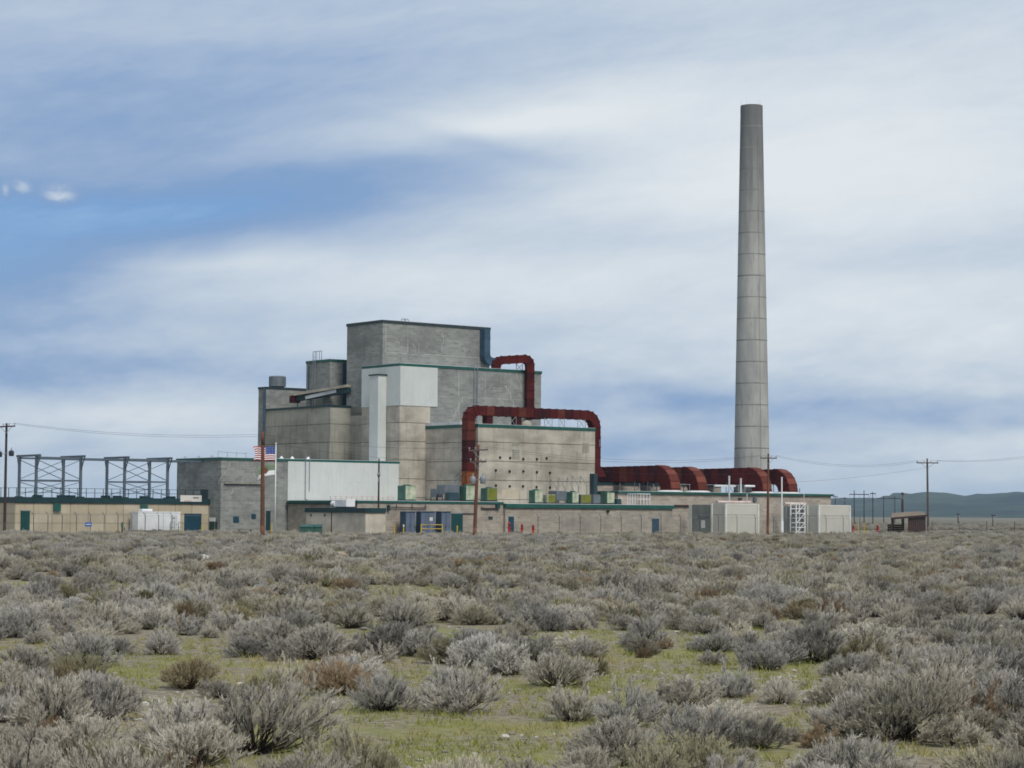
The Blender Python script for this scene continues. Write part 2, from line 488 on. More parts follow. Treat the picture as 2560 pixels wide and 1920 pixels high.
class MB:
    def __init__(s):
        s.v, s.f, s.uv = [], [], None

    def box(s, x0, x1, y0, y1, z0, z1):
        n = len(s.v)
        x0, x1 = min(x0, x1), max(x0, x1)
        y0, y1 = min(y0, y1), max(y0, y1)
        z0, z1 = min(z0, z1), max(z0, z1)
        s.v += [(x0, y0, z0), (x1, y0, z0), (x1, y1, z0), (x0, y1, z0), (x0, y0, z1), (x1, y0, z1), (x1, y1, z1), (x0, y1, z1)]
        s.f += [tuple(n + i for i in q) for q in ((0, 3, 2, 1), (4, 5, 6, 7), (0, 1, 5, 4), (1, 2, 6, 5), (2, 3, 7, 6), (3, 0, 4, 7))]
        return s

    def ring(s, c, ax, ay, rx, ry, n):
        k = len(s.v)
        for i in range(n):
            t = 2 * PI * i / n
            s.v.append(tuple(np.array(c) + ax * rx * math.cos(t) + ay * ry * math.sin(t)))
        return k

    def tube(s, p, q, r, r2=None, n=8, cap=True):
        p, q = np.array(p, float), np.array(q, float)
        d = (q - p) / np.linalg.norm(q - p)
        h = np.array([0, 0, 1.0]) if abs(d[2]) < 0.9 else np.array([1.0, 0, 0])
        ax = np.cross(d, h)
        ax /= np.linalg.norm(ax)
        ay = np.cross(d, ax)
        k0 = s.ring(p, ax, ay, r, r, n)
        k1 = s.ring(q, ax, ay, r2 or r, r2 or r, n)
        for i in range(n):
            j = (i + 1) % n
            s.f.append((k0 + i, k0 + j, k1 + j, k1 + i))
        if cap:
            s.f.append(tuple(k0 + i for i in range(n))[::-1])
            s.f.append(tuple(k1 + i for i in range(n)))
        return s

    def poly_tube(s, pts, r, n=6):
        for a, b in zip(pts, pts[1:]):
            s.tube(a, b, r, n=n)
        return s

    def bar(s, p, q, w, h=None):
        """square bar between two points"""
        p, q = np.array(p, float), np.array(q, float)
        d = (q - p) / np.linalg.norm(q - p)
        k = np.array([0, 0, 1.0]) if abs(d[2]) < 0.9 else np.array([0, 1.0, 0])
        ax = np.cross(d, k)
        ax /= np.linalg.norm(ax)
        ay = np.cross(ax, d)
        h = h or w
        n = len(s.v)
        for c in (p, q):
            for sx, sy in ((-1, -1), (1, -1), (1, 1), (-1, 1)):
                s.v.append(tuple(c + ax * sx * w / 2 + ay * sy * h / 2))
        s.f += [tuple(n + i for i in qd) for qd in ((0, 1, 2, 3), (7, 6, 5, 4), (0, 4, 5, 1), (1, 5, 6, 2), (2, 6, 7, 3), (3, 7, 4, 0))]
        return s

    def lathe(s, c, prof, n=24, cap=True):
        ks = []
        for r, z in prof:
            ks.append(s.ring((c[0], c[1], c[2] + z), np.array([1., 0, 0]), np.array([0, 1., 0]), r, r, n))
        for k0, k1 in zip(ks, ks[1:]):
            for i in range(n):
                j = (i + 1) % n
                s.f.append((k0 + i, k0 + j, k1 + j, k1 + i))
        if cap:
            s.f.append(tuple(ks[0] + i for i in range(n))[::-1])
            s.f.append(tuple(ks[-1] + i for i in range(n)))
        return s

    def hexa(s, r0, r1):
        n = len(s.v)
        s.v += [tuple(p) for p in r0] + [tuple(p) for p in r1]
        s.f += [tuple(n + i for i in q) for q in ((3, 2, 1, 0), (4, 5, 6, 7), (0, 1, 5, 4), (1, 2, 6, 5), (2, 3, 7, 6), (3, 0, 4, 7))]
        return s

    def build(s, name, mat, parent=None, smooth=False, origin=None, bevel=0.0):
        o = np.array(origin if origin is not None else (parent['_o'] if parent is not None else (0, 0, 0)), float)
        me = bpy.data.meshes.new(name)
        me.from_pydata([tuple(np.array(p) - o) for p in s.v], [], s.f)
        me.materials.append(MATS[mat])
        if smooth:
            for p in me.polygons:
                p.use_smooth = True
        bm = bmesh.new()
        bm.from_mesh(me)
        bmesh.ops.recalc_face_normals(bm, faces=bm.faces)
        bm.to_mesh(me)
        bm.free()
        ob = bpy.data.objects.new(name, me)
        COL.objects.link(ob)
        if bevel:
            md = ob.modifiers.new('edge', 'BEVEL')
            md.width = bevel
            md.segments = 2
            md.limit_method = 'ANGLE'
        if parent is not None:
            ob.parent = parent
            ob['_o'] = parent['_o']
        return ob


def place(ob, fr, loc):
    c, s = math.cos(fr.rot), math.sin(fr.rot)
    ob.location = (fr.o[0] + loc[0] * c - loc[1] * s, fr.o[1] + loc[0] * s + loc[1] * c, fr.o[2] + loc[2])
    ob.rotation_euler = (0, 0, fr.rot)


def tag(o, label, cat, group=None):
    o['label'] = label
    o['category'] = cat
    if group:
        o['group'] = group
    return o


def thing(name, label, cat, loc, fr=PLANT, group=None):
    o = bpy.data.objects.new(name, None)
    o.empty_display_size = 0.5
    COL.objects.link(o)
    place(o, fr, loc)
    o['_o'] = tuple(float(x) for x in loc)
    return tag(o, label, cat, group)


def solo(mb, name, mat, label, cat, loc, fr=PLANT, group=None, smooth=False, bevel=0.0):
    o = mb.build(name, mat, None, smooth, loc, bevel)
    place(o, fr, loc)
    o['_o'] = tuple(float(x) for x in loc)
    return tag(o, label, cat, group)


def structure(o):
    o['kind'] = 'structure'
    return o

# ------------------------------------------------------------------ ground, hills
def ground_mat():
    m, N, bs, t = base_mat('plain', 1.0, 0, 0.05)
    s = N.n('ShaderNodeSeparateXYZ')
    N.nt.links.new(t, s.inputs[0])
    big = N.noise(t, 0.07, 4, 0.55)
    mid = N.noise(t, 0.45, 5, 0.6)
    fine = N.noise(t, 7.0, 6, 0.7)
    col = N.mix(N.step(fine, 0.35, 0.65), (0.145, 0.122, 0.086, 1), (0.300, 0.268, 0.205, 1))
    moss = N.step(N.m('ADD', N.m('MULTIPLY', big, 0.55), N.m('MULTIPLY', mid, 0.45)), 0.46, 0.58)
    gcol = N.mix(N.step(N.noise(t, 2.2, 5, 0.6), 0.40, 0.62), (0.180, 0.200, 0.050, 1), (0.250, 0.225, 0.085, 1))
    col = N.mix(N.m('MULTIPLY', moss, 0.75), col, gcol)
    vo = N.n('ShaderNodeTexVoronoi')
    N.put(vo.inputs['Vector'], t)
    vo.inputs['Scale'].default_value = 9.0
    gv = N.step(N.noise(t, 0.16, 3), 0.44, 0.56)
    peb = N.m('MULTIPLY', N.m('LESS_THAN', vo.outputs['Distance'], 0.25), gv)
    sv = N.n('ShaderNodeSeparateColor')
    N.nt.links.new(vo.outputs['Color'], sv.inputs[0])
    pc = N.mix(sv.outputs[0], (0.13, 0.12, 0.11, 1), (0.36, 0.345, 0.31, 1))
    col = N.mix(N.m('MULTIPLY', peb, 0.85), col, pc)
    # beyond a few hundred metres the scrub can no longer be told apart bush by bush
    far = N.step(N.m('ADD', s.outputs[1], N.m('MULTIPLY', big, 160.0)), 360.0, 620.0)
    scr = N.mix(N.step(N.noise(t, 0.05, 6, 0.7), 0.38, 0.62), (0.120, 0.112, 0.088, 1), (0.215, 0.200, 0.150, 1))
    col = N.mix(far, col, scr)
    N.put(bs.inputs['Base Color'], col)
    bump(N, bs, N.m('ADD', fine, N.m('MULTIPLY', mid, 2.0)), 0.06, 0.6)


ground_mat()
GR = 11000
gm = MB()
gm.v += [(-GR, -GR, 0), (GR, -GR, 0), (GR, GR, 0), (-GR, GR, 0)]
gm.f.append((0, 1, 2, 3))
structure(gm.build('ground', 'plain'))


def hill_mat():
    m, N, bs, t = base_mat('hillside', 1.0, 0, 0.05)
    n = N.noise(t, 0.004, 6, 0.6)
    n2 = N.noise(t, 0.02, 5, 0.6)
    col = N.mix(N.step(n, 0.38, 0.62), (0.012, 0.024, 0.024, 1), (0.050, 0.068, 0.042, 1))
    col = N.mix(N.m('MULTIPLY', N.step(n2, 0.45, 0.62), 0.6), col, (0.014, 0.022, 0.020, 1))
    N.put(bs.inputs['Base Color'], col)


hill_mat()


def hills():
    """long mesa ridge behind the plain: flat-topped with a steep upper scarp and gullied lower slopes"""
    z7 = lambda x, y: (2000 + x * .2532, 1100 + y * .2532)
    crest = [z7(x, y) for x, y in ((-700, 612), (-300, 596), (0, 585), (320, 575), (430, 576), (580, 571), (680, 575), (780, 575), (820, 553), (895, 550), (910, 525), (960, 517),
                                   (1100, 528), (1270, 513), (1450, 525), (1560, 540), (1640, 550), (1750, 533), (1900, 530), (2150, 520), (2300, 524))]
    RH = 6200.0
    azs, zs = [], []
    for px, py in crest:
        d = ray(px, py)
        azs.append(math.atan2(d[0], d[1]))
        zs.append(EYE + d[2] / math.hypot(d[0], d[1]) * RH)
    azs += [azs[-1] + x for x in (.05, .12, .2, .3, .45)]
    zs += [zs[-1] + x for x in (-8, 14, 4, 18, -6)]
    A = np.linspace(azs[0], azs[-1], 420)
    Zc = np.interp(A, azs, zs)
    rng = np.random.default_rng(5)
    rough = sum(np.interp(A, np.linspace(A[0], A[-1], n), rng.normal(0, s, n)) for n, s in ((40, 1.2), (110, .9), (260, .5)))
    Zc = Zc + rough
    rows = [(4300, 0.0), (4700, .10), (5000, .22), (5250, .30), (5450, .46), (5600, .52), (5800, .66), (5950, .80), (6080, .93), (6200, 1.0), (6700, .96), (7600, .5), (8600, .0)]
    gul = np.stack([np.interp(A, np.linspace(A[0], A[-1], 90), rng.normal(0, 1, 90)) for _ in rows])
    V, Fc = [], []
    for i, (r, h) in enumerate(rows):
        for j, a in enumerate(A):
            g = gul[i][j] * .5 + gul[max(i - 1, 0)][j] * .5
            rr = r + g * 55 * (1 if 0 < i < 9 else 0)
            zz = Zc[j] * h + (g * 2.2 * h * (1 - h) * 4 if i < 9 else 0)
            V.append((rr * math.sin(a), rr * math.cos(a), max(zz, 0) - (1.0 if h == 0 else 0)))
    n = len(A)
    for i in range(len(rows) - 1):
        for j in range(n - 1):
            Fc.append((i * n + j, i * n + j + 1, (i + 1) * n + j + 1, (i + 1) * n + j))
    mb = MB()
    mb.v, mb.f = V, Fc
    structure(mb.build('hills', 'hillside', None, True))


hills()


# ================================================================== the reactor building
RB = thing('reactor_building', 'stepped grey concrete reactor building with white cladding and green roof edges', 'building', (0, 0, 0))
LIFT = 2.3


def lifts(parent, a0, a1, b0, b1, z0, z1, mat, first=None, name='wall_lift'):
    """one pour of concrete above the other, each a course of its own with a recessed joint between"""
    core = MB().box(a0 + .05, a1 - .05, b0 + .05, b1 - .05, z0, z1 - .02).build('concrete_core', 'concrete_dark_joint', parent)
    zs = [z0]
    z = first if first is not None else z0 + LIFT
    while z < z1 - 0.6:
        zs.append(z)
        z += LIFT
    zs.append(z1)
    for k, (p, q) in enumerate(zip(zs, zs[1:])):
        e = 0.006 * ((k * 7) % 3)
        MB().box(a0 - e, a1 + e, b0 - e, b1 + e, p + (.035 if k else 0), q - .035 * (q < z1)).build(name, mat, core)
    return core


def trim(parent, a0, a1, b0, b1, zt, h=0.32, mat='trim_green', out=0.09, cap=True):
    t_ = MB().box(a0 - out, a1 + out, b0 - out, b1 + out, zt - h, zt + .06).build('roof_edge', mat, parent)
    if cap:
        MB().box(a0 - out + .03, a1 + out - .03, b0 - out + .03, b1 + out - .03, zt + .06, zt + .10).build('coping', 'flashing', t_)
    return t_


def lines(parent, segs, mat='lime_white', w=0.06, name='patched_crack'):
    """tuck-pointed cracks standing a few millimetres proud of the block face; segs are (plane, const, [(h,z)...], width)"""
    mb = MB()
    for pl, c, pts, ww in segs:
        ww = ww * .85
        for (h0, z0), (h1, z1) in zip(pts, pts[1:]):
            d = ww / 2
            if pl == 'b':
                mb.box(min(h0, h1) - d, max(h0, h1) + d, c - .012, c + .01, min(z0, z1) - d, max(z0, z1) + d) if (abs(h0 - h1) < .05 or abs(z0 - z1) < .05) \
                    else mb.bar((h0, c - .004, z0), (h1, c - .004, z1), ww, .03)
            else:
                mb.box(c - .012, c + .01, min(h0, h1) - d, max(h0, h1) + d, min(z0, z1) - d, max(z0, z1) + d) if (abs(h0 - h1) < .05 or abs(z0 - z1) < .05) \
                    else mb.bar((c - .004, h0, z0), (c - .004, h1, z1), ww, .03)
    o = mb.build(name, mat, parent)
    o['kind'] = 'stuff'
    return o


def stepped(h, z, n, dh, dz, rnd):
    pts = [(h, z)]
    for i in range(n):
        h += dh * rnd.uniform(.6, 1.4)
        pts.append((h, z))
        z += dz * rnd.uniform(.6, 1.4)
        pts.append((h, z))
    return pts


ZM, AMR = 21.02, 22.25
ZT, AT, BT, ATR, BTL = 26.75, 0.80, 5.0, 17.67, 13.03
rn = random.Random(3)
# --- tower (top of the pile)
tw = MB().box(AT, ATR, BT, BTL, 15.0, ZT).build('tower_wall', 'block_grey', RB)
trim(tw, AT, ATR, BT, BTL, ZT, 0.28, 'trim_slate')
segs = []
fb = lambda px, py: onb(px, py, BT)
a0, _ = fb(965, 850)
segs += [('b', BT, [fb(965, 810), (fb(965, 810)[0], fb(965, 880)[1])], .07)]
for px, y0, y1, w in ((1020, 815, 880, .06), (1047, 858, 882, .05), (1161, 870, 890, .05)):
    h, z0 = fb(px, y0)
    segs.append(('b', BT, [(h, z0), (h, fb(px, y1)[1])], w))
hz = [fb(x, y) for x, y in ((967, 881), (1000, 883), (1020, 886), (1048, 888), (1062, 886), (1108, 889), (1150, 892), (1200, 895))]
for p, q in zip(hz, hz[1:]):
    segs.append(('b', BT, [p, (q[0], p[1])], .07))
segs.append(('b', BT, [fb(x, y) for x, y in ((1104, 824), (1099, 828), (1105, 832), (1105, 840), (1109, 841), (1108, 857), (1105, 860), (1105, 881))], .08))
segs.append(('b', BT, [fb(1076, 818), fb(1096, 818)], .12))
for k in range(4):
    segs.append(('b', BT, stepped(rn.uniform(2, 15), rn.uniform(22.6, 25.2), rn.randint(1, 3), rn.choice((-.4, .4)), -.35, rn), .05))
lines(tw, segs)
lb = lambda px, py: ona(px, py, AT)
lines(tw, [('a', AT, [lb(948, 880), (lb(948, 880)[0] + 1.8, lb(948, 880)[1])], .05), ('a', AT, [lb(948, 830), (lb(948, 830)[0] + 1.0, lb(948, 830)[1])], .05)])
hp = MB()
for px in (1004, 1011):
    a, z = onb(px, 801, BT + 1)
    hp.poly_tube([(a, BT + 1, ZT), (a, BT + 1, ZT + .45), (a + .5, BT + 1, ZT + .5), (a + .8, BT + 1, ZT + .1)], .05)
hp.build('roof_vent', 'galvanised', tw)
# the tower's foot, cast concrete
lifts(RB, AT, 4.0, 8.4, BTL, 0, 16.2, 'concrete_dull', 2.3)

# --- upper block in front of the tower
ub = MB().box(0, AMR, 0, 8.27, 15.95, ZM).build('upper_wall', 'block_grey', RB)
trim(ub, 0, AMR, 0, 8.27, ZM, 0.26, 'trim_green')
MB().box(4.6, AMR - .02, .004, 8.25, 0, 15.94).build('upper_wall', 'block_grey', RB)
lifts(RB, -.02, 4.6, -.02, 8.27, 0, 15.93, 'concrete', 2.3)
WR = onb(1093, 980, 0)[0]
cl = MB().box(-.07, WR, -.09, -.005, 15.9, ZM - .27).build('cladding', 'cladding_white', RB)
cl['label'] = 'bright white ribbed cladding on the front of the upper block'
for k in range(1, 6):
    MB().box(WR * k / 6 - .02, WR * k / 6 + .02, -.096, -.088, 15.92, ZM - .29).build('sheet_seam', 'flashing', cl)
cs = MB().box(-.09, -.005, -.09, 8.27, 15.9, ZM - .27).build('cladding', 'cladding_white', RB)
for k in range(1, 8):
    MB().box(-.096, -.088, 8.27 * k / 8 - .02, 8.27 * k / 8 + .02, 15.92, ZM - .29).build('sheet_seam', 'flashing', cs)
fb0 = lambda px, py: onb(px, py, 0)
segs = []
for px, y0, y1, w in ((1147, 922, 992, .07), (1277, 930, 997, .06), (1213, 948, 992, .05), (1302, 940, 974, .05), (1248, 972, 996, .045)):
    h, z0 = fb0(px, y0)
    segs.append(('b', 0, [(h, z0), (h, fb0(px, y1)[1])], w))
hz = [fb0(x, y) for x, y in ((1094, 990.5), (1147, 993), (1200, 995), (1260, 998), (1310, 1000))]
for p, q in zip(hz, hz[1:]):
    segs.append(('b', 0, [p, (q[0], p[1])], .06))
segs.append(('b', 0, stepped(*fb0(1162, 994), 9, -.42, -.50, rn), .09))
segs.append(('b', 0, stepped(*fb0(1143, 1000), 2, .2, -1.0, rn), .07))
segs.append(('b', 0, stepped(*fb0(1262, 965), 8, .28, -.45, rn), .10))
segs.append(('b', 0, stepped(*fb0(1290, 930), 5, .22, -.45, rn), .08))
for y in (969.5, 977):
    segs.append(('b', 0, [fb0(1232, y), (fb0(1254, y)[0], fb0(1232, y)[1])], .06))
for k in range(5):
    segs.append(('b', 0, stepped(rn.uniform(7, 21), rn.uniform(14.5, 19.5), rn.randint(1, 3), rn.choice((-.4, .4)), -.35, rn), .05))
lines(ub, segs)
# ladder with stand-offs on the upper block
la = fb0(1188, 950)[0]
ld = MB()
for dx in (-.25, .25):
    ld.box(la + dx - .035, la + dx + .035, -.22, -.15, 13.5, ZM + .7)
for k in range(22):
    ld.box(la - .22, la + .22, -.205, -.165, 13.8 + k * .34, 13.84 + k * .34)
ld.build('ladder', 'galvanised', ub)

# --- white shaft on the side of the upper block
S1, S0 = ona(945.7, 935, -1.35)[0], ona(924.6, 935, -1.35)[0]
zs = ona(945.7, 938, -1.35)[1]
sh = MB().box(-1.35, -.1, S1, S0, 8.0, zs).build('duct_shaft', 'cladding_white', RB)
MB().box(-1.48, -.095, S1 - .12, S0 + .12, zs, zs + .16).build('shaft_cap', 'trim_dark', sh)

# --- concrete wing on the left and the blocks standing on it
BC, AC, ZC, BA = 12.0, -2.36, 16.25, 27.3
cw = lifts(RB, AC, 2.4, BC, BA, 0, ZC - .2, 'concrete_dull', 2.4)
MB().box(AC - .10, 2.4, BC - .10, BA, ZC - .19, ZC + .05).build('roof_edge', 'trim_dark', cw)
# green-black runs under the roof and pour lines (water stain boards)
ZA = 19.2
aw = MB().box(AC - .05, 9.0, BA + .01, 29.25, 0, ZA).build('rear_wall', 'block_grey', RB)
trim(aw, AC - .05, 9.0, BA + .01, 29.25, ZA, .22, 'trim_slate', .07, False)
MB().tube((AC - .16, BA + .25, 6), (AC - .16, BA + .25, ZA - .1), .16).build('downpipe', 'duct_blue', aw)
BP = BC + 4.2
aB, zB = onb(825, 899, BP)
bBl = ona(766, 905, aB)[0]
bw = MB().box(aB, 4.5, BP, bBl, ZC - .1, zB).build('penthouse_wall', 'block_grey', RB)
trim(bw, aB, 4.5, BP, bBl, zB, .24, 'trim_green', .07)
# caged ladder on the penthouse
lb0 = ona(788, 950, aB)[0]
lb1 = ona(803, 890, aB)[0]
lm = MB()
for b in (lb0 - .25, lb0 + .25):
    lm.box(aB - .24, aB - .17, b - .03, b + .03, ZC, zB + 1.25)
for k in range(22):
    z = ZC + .3 + k * .3
    lm.box(aB - .225, aB - .185, lb0 - .24, lb0 + .24, z, z + .035)
for b in (lb0 + .55, lb0 - .35, lb0 - 1.0, lb0 - 1.5):
    lm.box(aB - .05, aB, b - .035, b + .035, zB, zB + 1.25)
lm.box(aB - .05, aB, lb0 - 1.53, lb0 + .58, zB + 1.2, zB + 1.27)
lm.build('caged_ladder', 'galvanised', bw)
MB().box(aB - .05, aB + .01, ona(769, 930, aB)[0] - .2, ona(776, 930, aB)[0] + .2, zB - 3.6, zB - .6).build('louver_strip', 'duct_blue', bw)
MB().box(2.3, 2.8, BP - .08, BP, ZC, zB - .3).build('corner_duct', 'duct_blue', bw)
# inclined, rusted gallery crossing in front of the penthouse to the tower wall
gA = -1.75
p0 = np.array([gA, *ona(733, 998, gA)])
p1 = np.array([.70, *ona(876, 975, .70)])
gl = MB().bar(p0, p1, .7, .7).build('gallery', 'trim_dark', RB)
gd = (p1 - p0) / np.linalg.norm(p1 - p0)
MB().bar(p0 + np.array([-.12, 0, .52]), p1 + np.array([-.12, 0, .52]), 1.0, .34).build('gallery_roof', 'gallery_roof', gl)
q0 = p0 + gd * 2.6
MB().bar(q0 + np.array([-.40, -.05, -.12]), p0 + gd * 8.0 + np.array([-.40, -.05, .12]), .06, .42).build('corrugated_sheet', 'flashing', gl)
MB().box(gA - .56, gA + .5, p0[1] - .9, p0[1] + .05, p0[2] - .5, p0[2] + .45).build('gallery_head', 'rust_deep', gl)
for k in (1.0, 3.4, 5.8):
    q = p0 + gd * k
    MB().tube((q[0] - .2, q[1], ZC), (q[0] - .2, q[1], q[2]), .06).build('gallery_leg', 'rail_dark', gl)

# water tank on the rear wall's roof
(ta0, tz1), (ta1, _) = onb(678.5, 940, 28.3), onb(709, 940, 28.3)
WT = thing('water_tank', 'round grey steel tank on the roof at the far left of the reactor building', 'tank', ((ta0 + ta1) / 2, 28.3, ZA + .06))
tr_ = (ta1 - ta0) / 2 * 1.2
MB().lathe(((ta0 + ta1) / 2, 28.3, ZA + .2), [(tr_ * 1.0, 0), (tr_, tz1 - ZA - .3), (tr_ * .92, tz1 - ZA - .2), (tr_ * .2, tz1 - ZA - .12)], 24).build('shell', 'unit_grey', WT)
MB().lathe(((ta0 + ta1) / 2, 28.3, ZA + .062), [(tr_ * .8, 0), (tr_ * .8, .136)], 24).build('base_ring', 'steel_dark', WT)
MB().tube((ta0 - .45, 28.0, ZA + .06), (ta0 - .45, 28.0, tz1 - .1), .05).build('overflow_pipe', 'steel_dark', WT)

# --- low white block with the flag in front
AW, BWL, ZW = -25.09, 10.29, 8.92
wb = MB().box(AW, -.04, .0, BWL, 0, ZW).build('side_block_wall', 'block_grey', RB)
trim(wb, AW, -.12, .0, BWL, ZW, .2, 'trim_green', .10)
AN = -16.07
wc = MB().box(AN, -.1, -.09, -.004, 4.0, ZW - .21).build('cladding', 'cladding_white', RB)
wc['label'] = 'long white cladding on the low side block behind the flagpole'
for k in range(1, 14):
    x_ = AN + (-.1 - AN) * k / 14
    MB().box(x_ - .02, x_ + .02, -.096, -.088, 4.02, ZW - .23).build('sheet_seam', 'flashing', wc)
MB().box(AN + .02, -.12, -.099, -.0965, 6.38, 6.43).build('lap_joint', 'flashing', wc)
segs = []
fw = lambda px, py: onb(px, py, 0)
rn = random.Random(8)
segs.append(('b', 0, [fw(556, 1202), fw(652, 1205)], .06))
segs.append(('b', 0, [fw(556, 1257), fw(636, 1258)], .05))
segs.append(('b', 0, stepped(*fw(578, 1155), 7, -.25, -.35, rn), .06))
segs.append(('b', 0, stepped(*fw(612, 1153), 9, .30, -.30, rn), .06))
segs.append(('b', 0, stepped(*fw(640, 1168), 8, -.42, -.42, rn), .06))
segs.append(('b', 0, stepped(*fw(588, 1225), 6, .32, .12, rn), .05))
for k in range(6):
    segs.append(('b', 0, stepped(rn.uniform(-24.5, -17), rn.uniform(3.0, 8.0), rn.randint(1, 3), rn.choice((-.35, .35)), -.3, rn), .04))
lines(wb, segs)
z1 = fw(562, 1206)[1]
MB().box(fw(560, 1206)[0], fw(652, 1206)[0], -.28, -.0, z1 - .14, z1).build('ledge', 'concrete_dull', wb)
# side seams and pipe on the white cladding
a1, a2 = fw(762, 1160)[0], fw(772, 1160)[0]
zb = fw(762, 1247)[1]
MB().poly_tube([(a1, -.2, ZW + .55), (a1, -.2, zb), (a1 + .5, -.2, zb - .25), (fw(840, 1250)[0], -.2, zb - .25)], .05).build('conduit', 'galvanised', wb)
MB().poly_tube([(a2, -.2, ZW + .55), (a2, -.2, zb + .9)], .04).build('conduit', 'galvanised', wb)
ck = MB()
for px in (463, 497, 530):
    b, z = ona(px, 1146, AW + .3)
    ck.poly_tube([(AW + .3, b - .2, ZW), (AW + .3, b - .2, ZW + .3), (AW + .3, b + .2, ZW + .3), (AW + .3, b + .2, ZW)], .03)
b0, b1 = 1.0, 6.0
a0, a1 = fw(556, 1140)[0], fw(626, 1140)[0]
for k in range(4):
    a = a0 + (a1 - a0) * k / 3
    ck.tube((a, 1.0, ZW), (a, 1.0, ZW + .75), .03)
ck.poly_tube([(a0, 1.0, ZW + .75), (a1, 1.0, ZW + .6)], .03)
ck.build('roof_rail', 'galvanised', wb)['kind'] = 'stuff'
sn = MB()
for px in (742, 782, 715):
    a = fw(px, 1145)[0]
    sn.lathe((a, 1.0, ZW), [(.28, 0), (.24, .2), (.10, .34), (.04, .42)], 10)
sn.build('roof_vent', 'white_paint', wb)['kind'] = 'stuff'


def opening(parent, px0, px1, py0, py1, plane, c, mat, name='window', depth=.07, handle=False):
    if plane == 'b':
        (h0, z1), (h1, z0) = onb(px0, py0, c), onb(px1, py1, c)
        o = MB().box(h0, h1, c - depth, c + .01, max(z0, 0.02), z1).build(name, mat, parent)
        if name == 'door':
            MB().box(h0 - .09, h1 + .09, c - depth * .5, c + .008, z1 + .004, z1 + .10).build('lintel', 'galvanised', o)
    else:
        (h0, z1), (h1, z0) = ona(px0, py0, c), ona(px1, py1, c)
        o = MB().box(c - depth, c + .01, h0, h1, max(z0, 0.02), z1).build(name, mat, parent)
    return o


opening(wb, 583, 596.5, 1291, 1306, 'b', 0, 'door_blue')
opening(wb, 628.5, 639, 1285, 1296.5, 'b', 0, 'door_blue')
opening(wb, 665, 675, 1277, 1334, 'b', 0, 'trim_dark', 'door')
opening(wb, 525, 538, 1294, 1303.5, 'a', AW, 'white_paint', 'notice')
opening(wb, 525, 535, 1305, 1334, 'a', AW, 'door_teal', 'door')
opening(wb, 540, 543, 1305, 1334, 'a', AW, 'steel_dark', 'downpipe')

# --- the block with the round wall vents
AV, BV, AVR, ZV = 3.93, -10.79, 22.26, 13.36
vb = lifts(RB, AV, AVR, BV, -.03, 0, ZV - .3, 'concrete', 2.1)
trim(vb, AV, AVR, BV, -.03, ZV, .30, 'trim_green', .08)
MB().box(AV - .10, AV + 2.2, -7.2, -.05, ZV + .11, ZV + .42).build('parapet_flashing', 'flashing', vb)
z5 = lambda x, y: (960 + x * .27125, 980 + y * .27125)
for i, (x, y) in enumerate(((1068, 603), (1161, 607), (1282, 617), (1408, 618), (1497, 610), (1029, 722), (1156, 731), (1282, 731), (1408, 738), (1528, 744),
                            (1029, 862), (1157, 869), (1279, 869), (1404, 876), (1528, 880))):
    a, z = onb(*z5(x, y), BV - .02)
    sl = MB().tube((a, BV + .1, z), (a, BV - .12, z), .15, n=12).build('wall_vent', 'steel_dark', RB)
    MB().tube((a, BV - .11, z), (a, BV - .125, z), .115, n=12).build('vent_mouth', 'dark_hole', sl)
    if i in (5, 7, 8, 9, 13):
        MB().box(a - .04, a + .04, BV - .021, BV - .005, z - .7 - (i % 3) * .15, z - .12).build('stain_run', 'concrete_dull', sl)
for x0, x1, y0, y1 in ((1178, 1246, 462, 500), (1182, 1248, 530, 620), (1825, 1890, 470, 560)):
    (h0, q1), (h1, q0) = onb(*z5(x0, y0), BV), onb(*z5(x1, y1), BV)
    MB().box(h0, h1, BV - .022, BV + .01, q0, q1).build('wall_patch', 'concrete_dull', RB)
(h0, q1), (h1, q0) = onb(*z5(1085, 895), BV), onb(*z5(1238, 975), BV)
MB().box(h0, h1, BV - .022, BV + .01, q0, q1).build('wall_patch', 'panel_tan_pale', RB)
# beige relief dome on the roof
a, z = onb(*z5(1315, 290), -6.0)
MB().lathe((a, -6.0, ZV), [(.62, 0), (.62, .45), (.52, .75), (.28, .92), (.05, .98)], 16).build('roof_dome', 'concrete', RB, True)

# --- front wing: left part
BN, ZN = -14.79, 3.98
nw = MB().box(AN, 4.72, BN, -.2, 0, ZN).build('front_wing_wall', 'block_low', RB)
MB().box(AN - .10, 4.70, BN - .10, -.1, ZN - .16, ZN + .08).build('roof_edge', 'trim_green', nw)
MB().box(AN + .1, 4.6, BN + .1, -.3, ZN + .08, ZN + .13).build('roof_sheet', 'roofing_white', nw)
fn = lambda px, py: onb(px, py, BN)
opening(nw, 1128, 1156, 1284, 1334, 'b', BN, 'door_teal', 'door')
opening(nw, 1221, 1231, 1291, 1298, 'b', BN, 'trim_slate', 'window')
opening(nw, 922, 932, 1279, 1297, 'a', AN - .001, 'trim_dark', 'window')
pp = MB()
a0, a1 = fn(975, 1268)[0], fn(1064, 1270)[0]
zp = fn(1000, 1268)[1]
pp.poly_tube([(a0, BN - .2, zp), (a1, BN - .2, zp - .08)], .06)
for px in (968, 989, 1028, 1061):
    a = fn(px, 1265)[0]
    pp.tube((a, BN - .2, zp - .12), (a, BN - .2, zp + .32), .05)
pp.build('wall_pipe', 'wood_dark', nw)
a0, a1, zq = fn(1201, 1271)[0], fn(1238, 1271)[0], fn(1220, 1271)[1]
MB().poly_tube([(a0, BN - .15, zq + .05), (a0 + .6, BN - .15, zq - .02), (a1, BN - .15, zq), (a1 + .4, BN - .15, zq + .5)], .08).build('wall_pipe', 'wood_dark', nw)
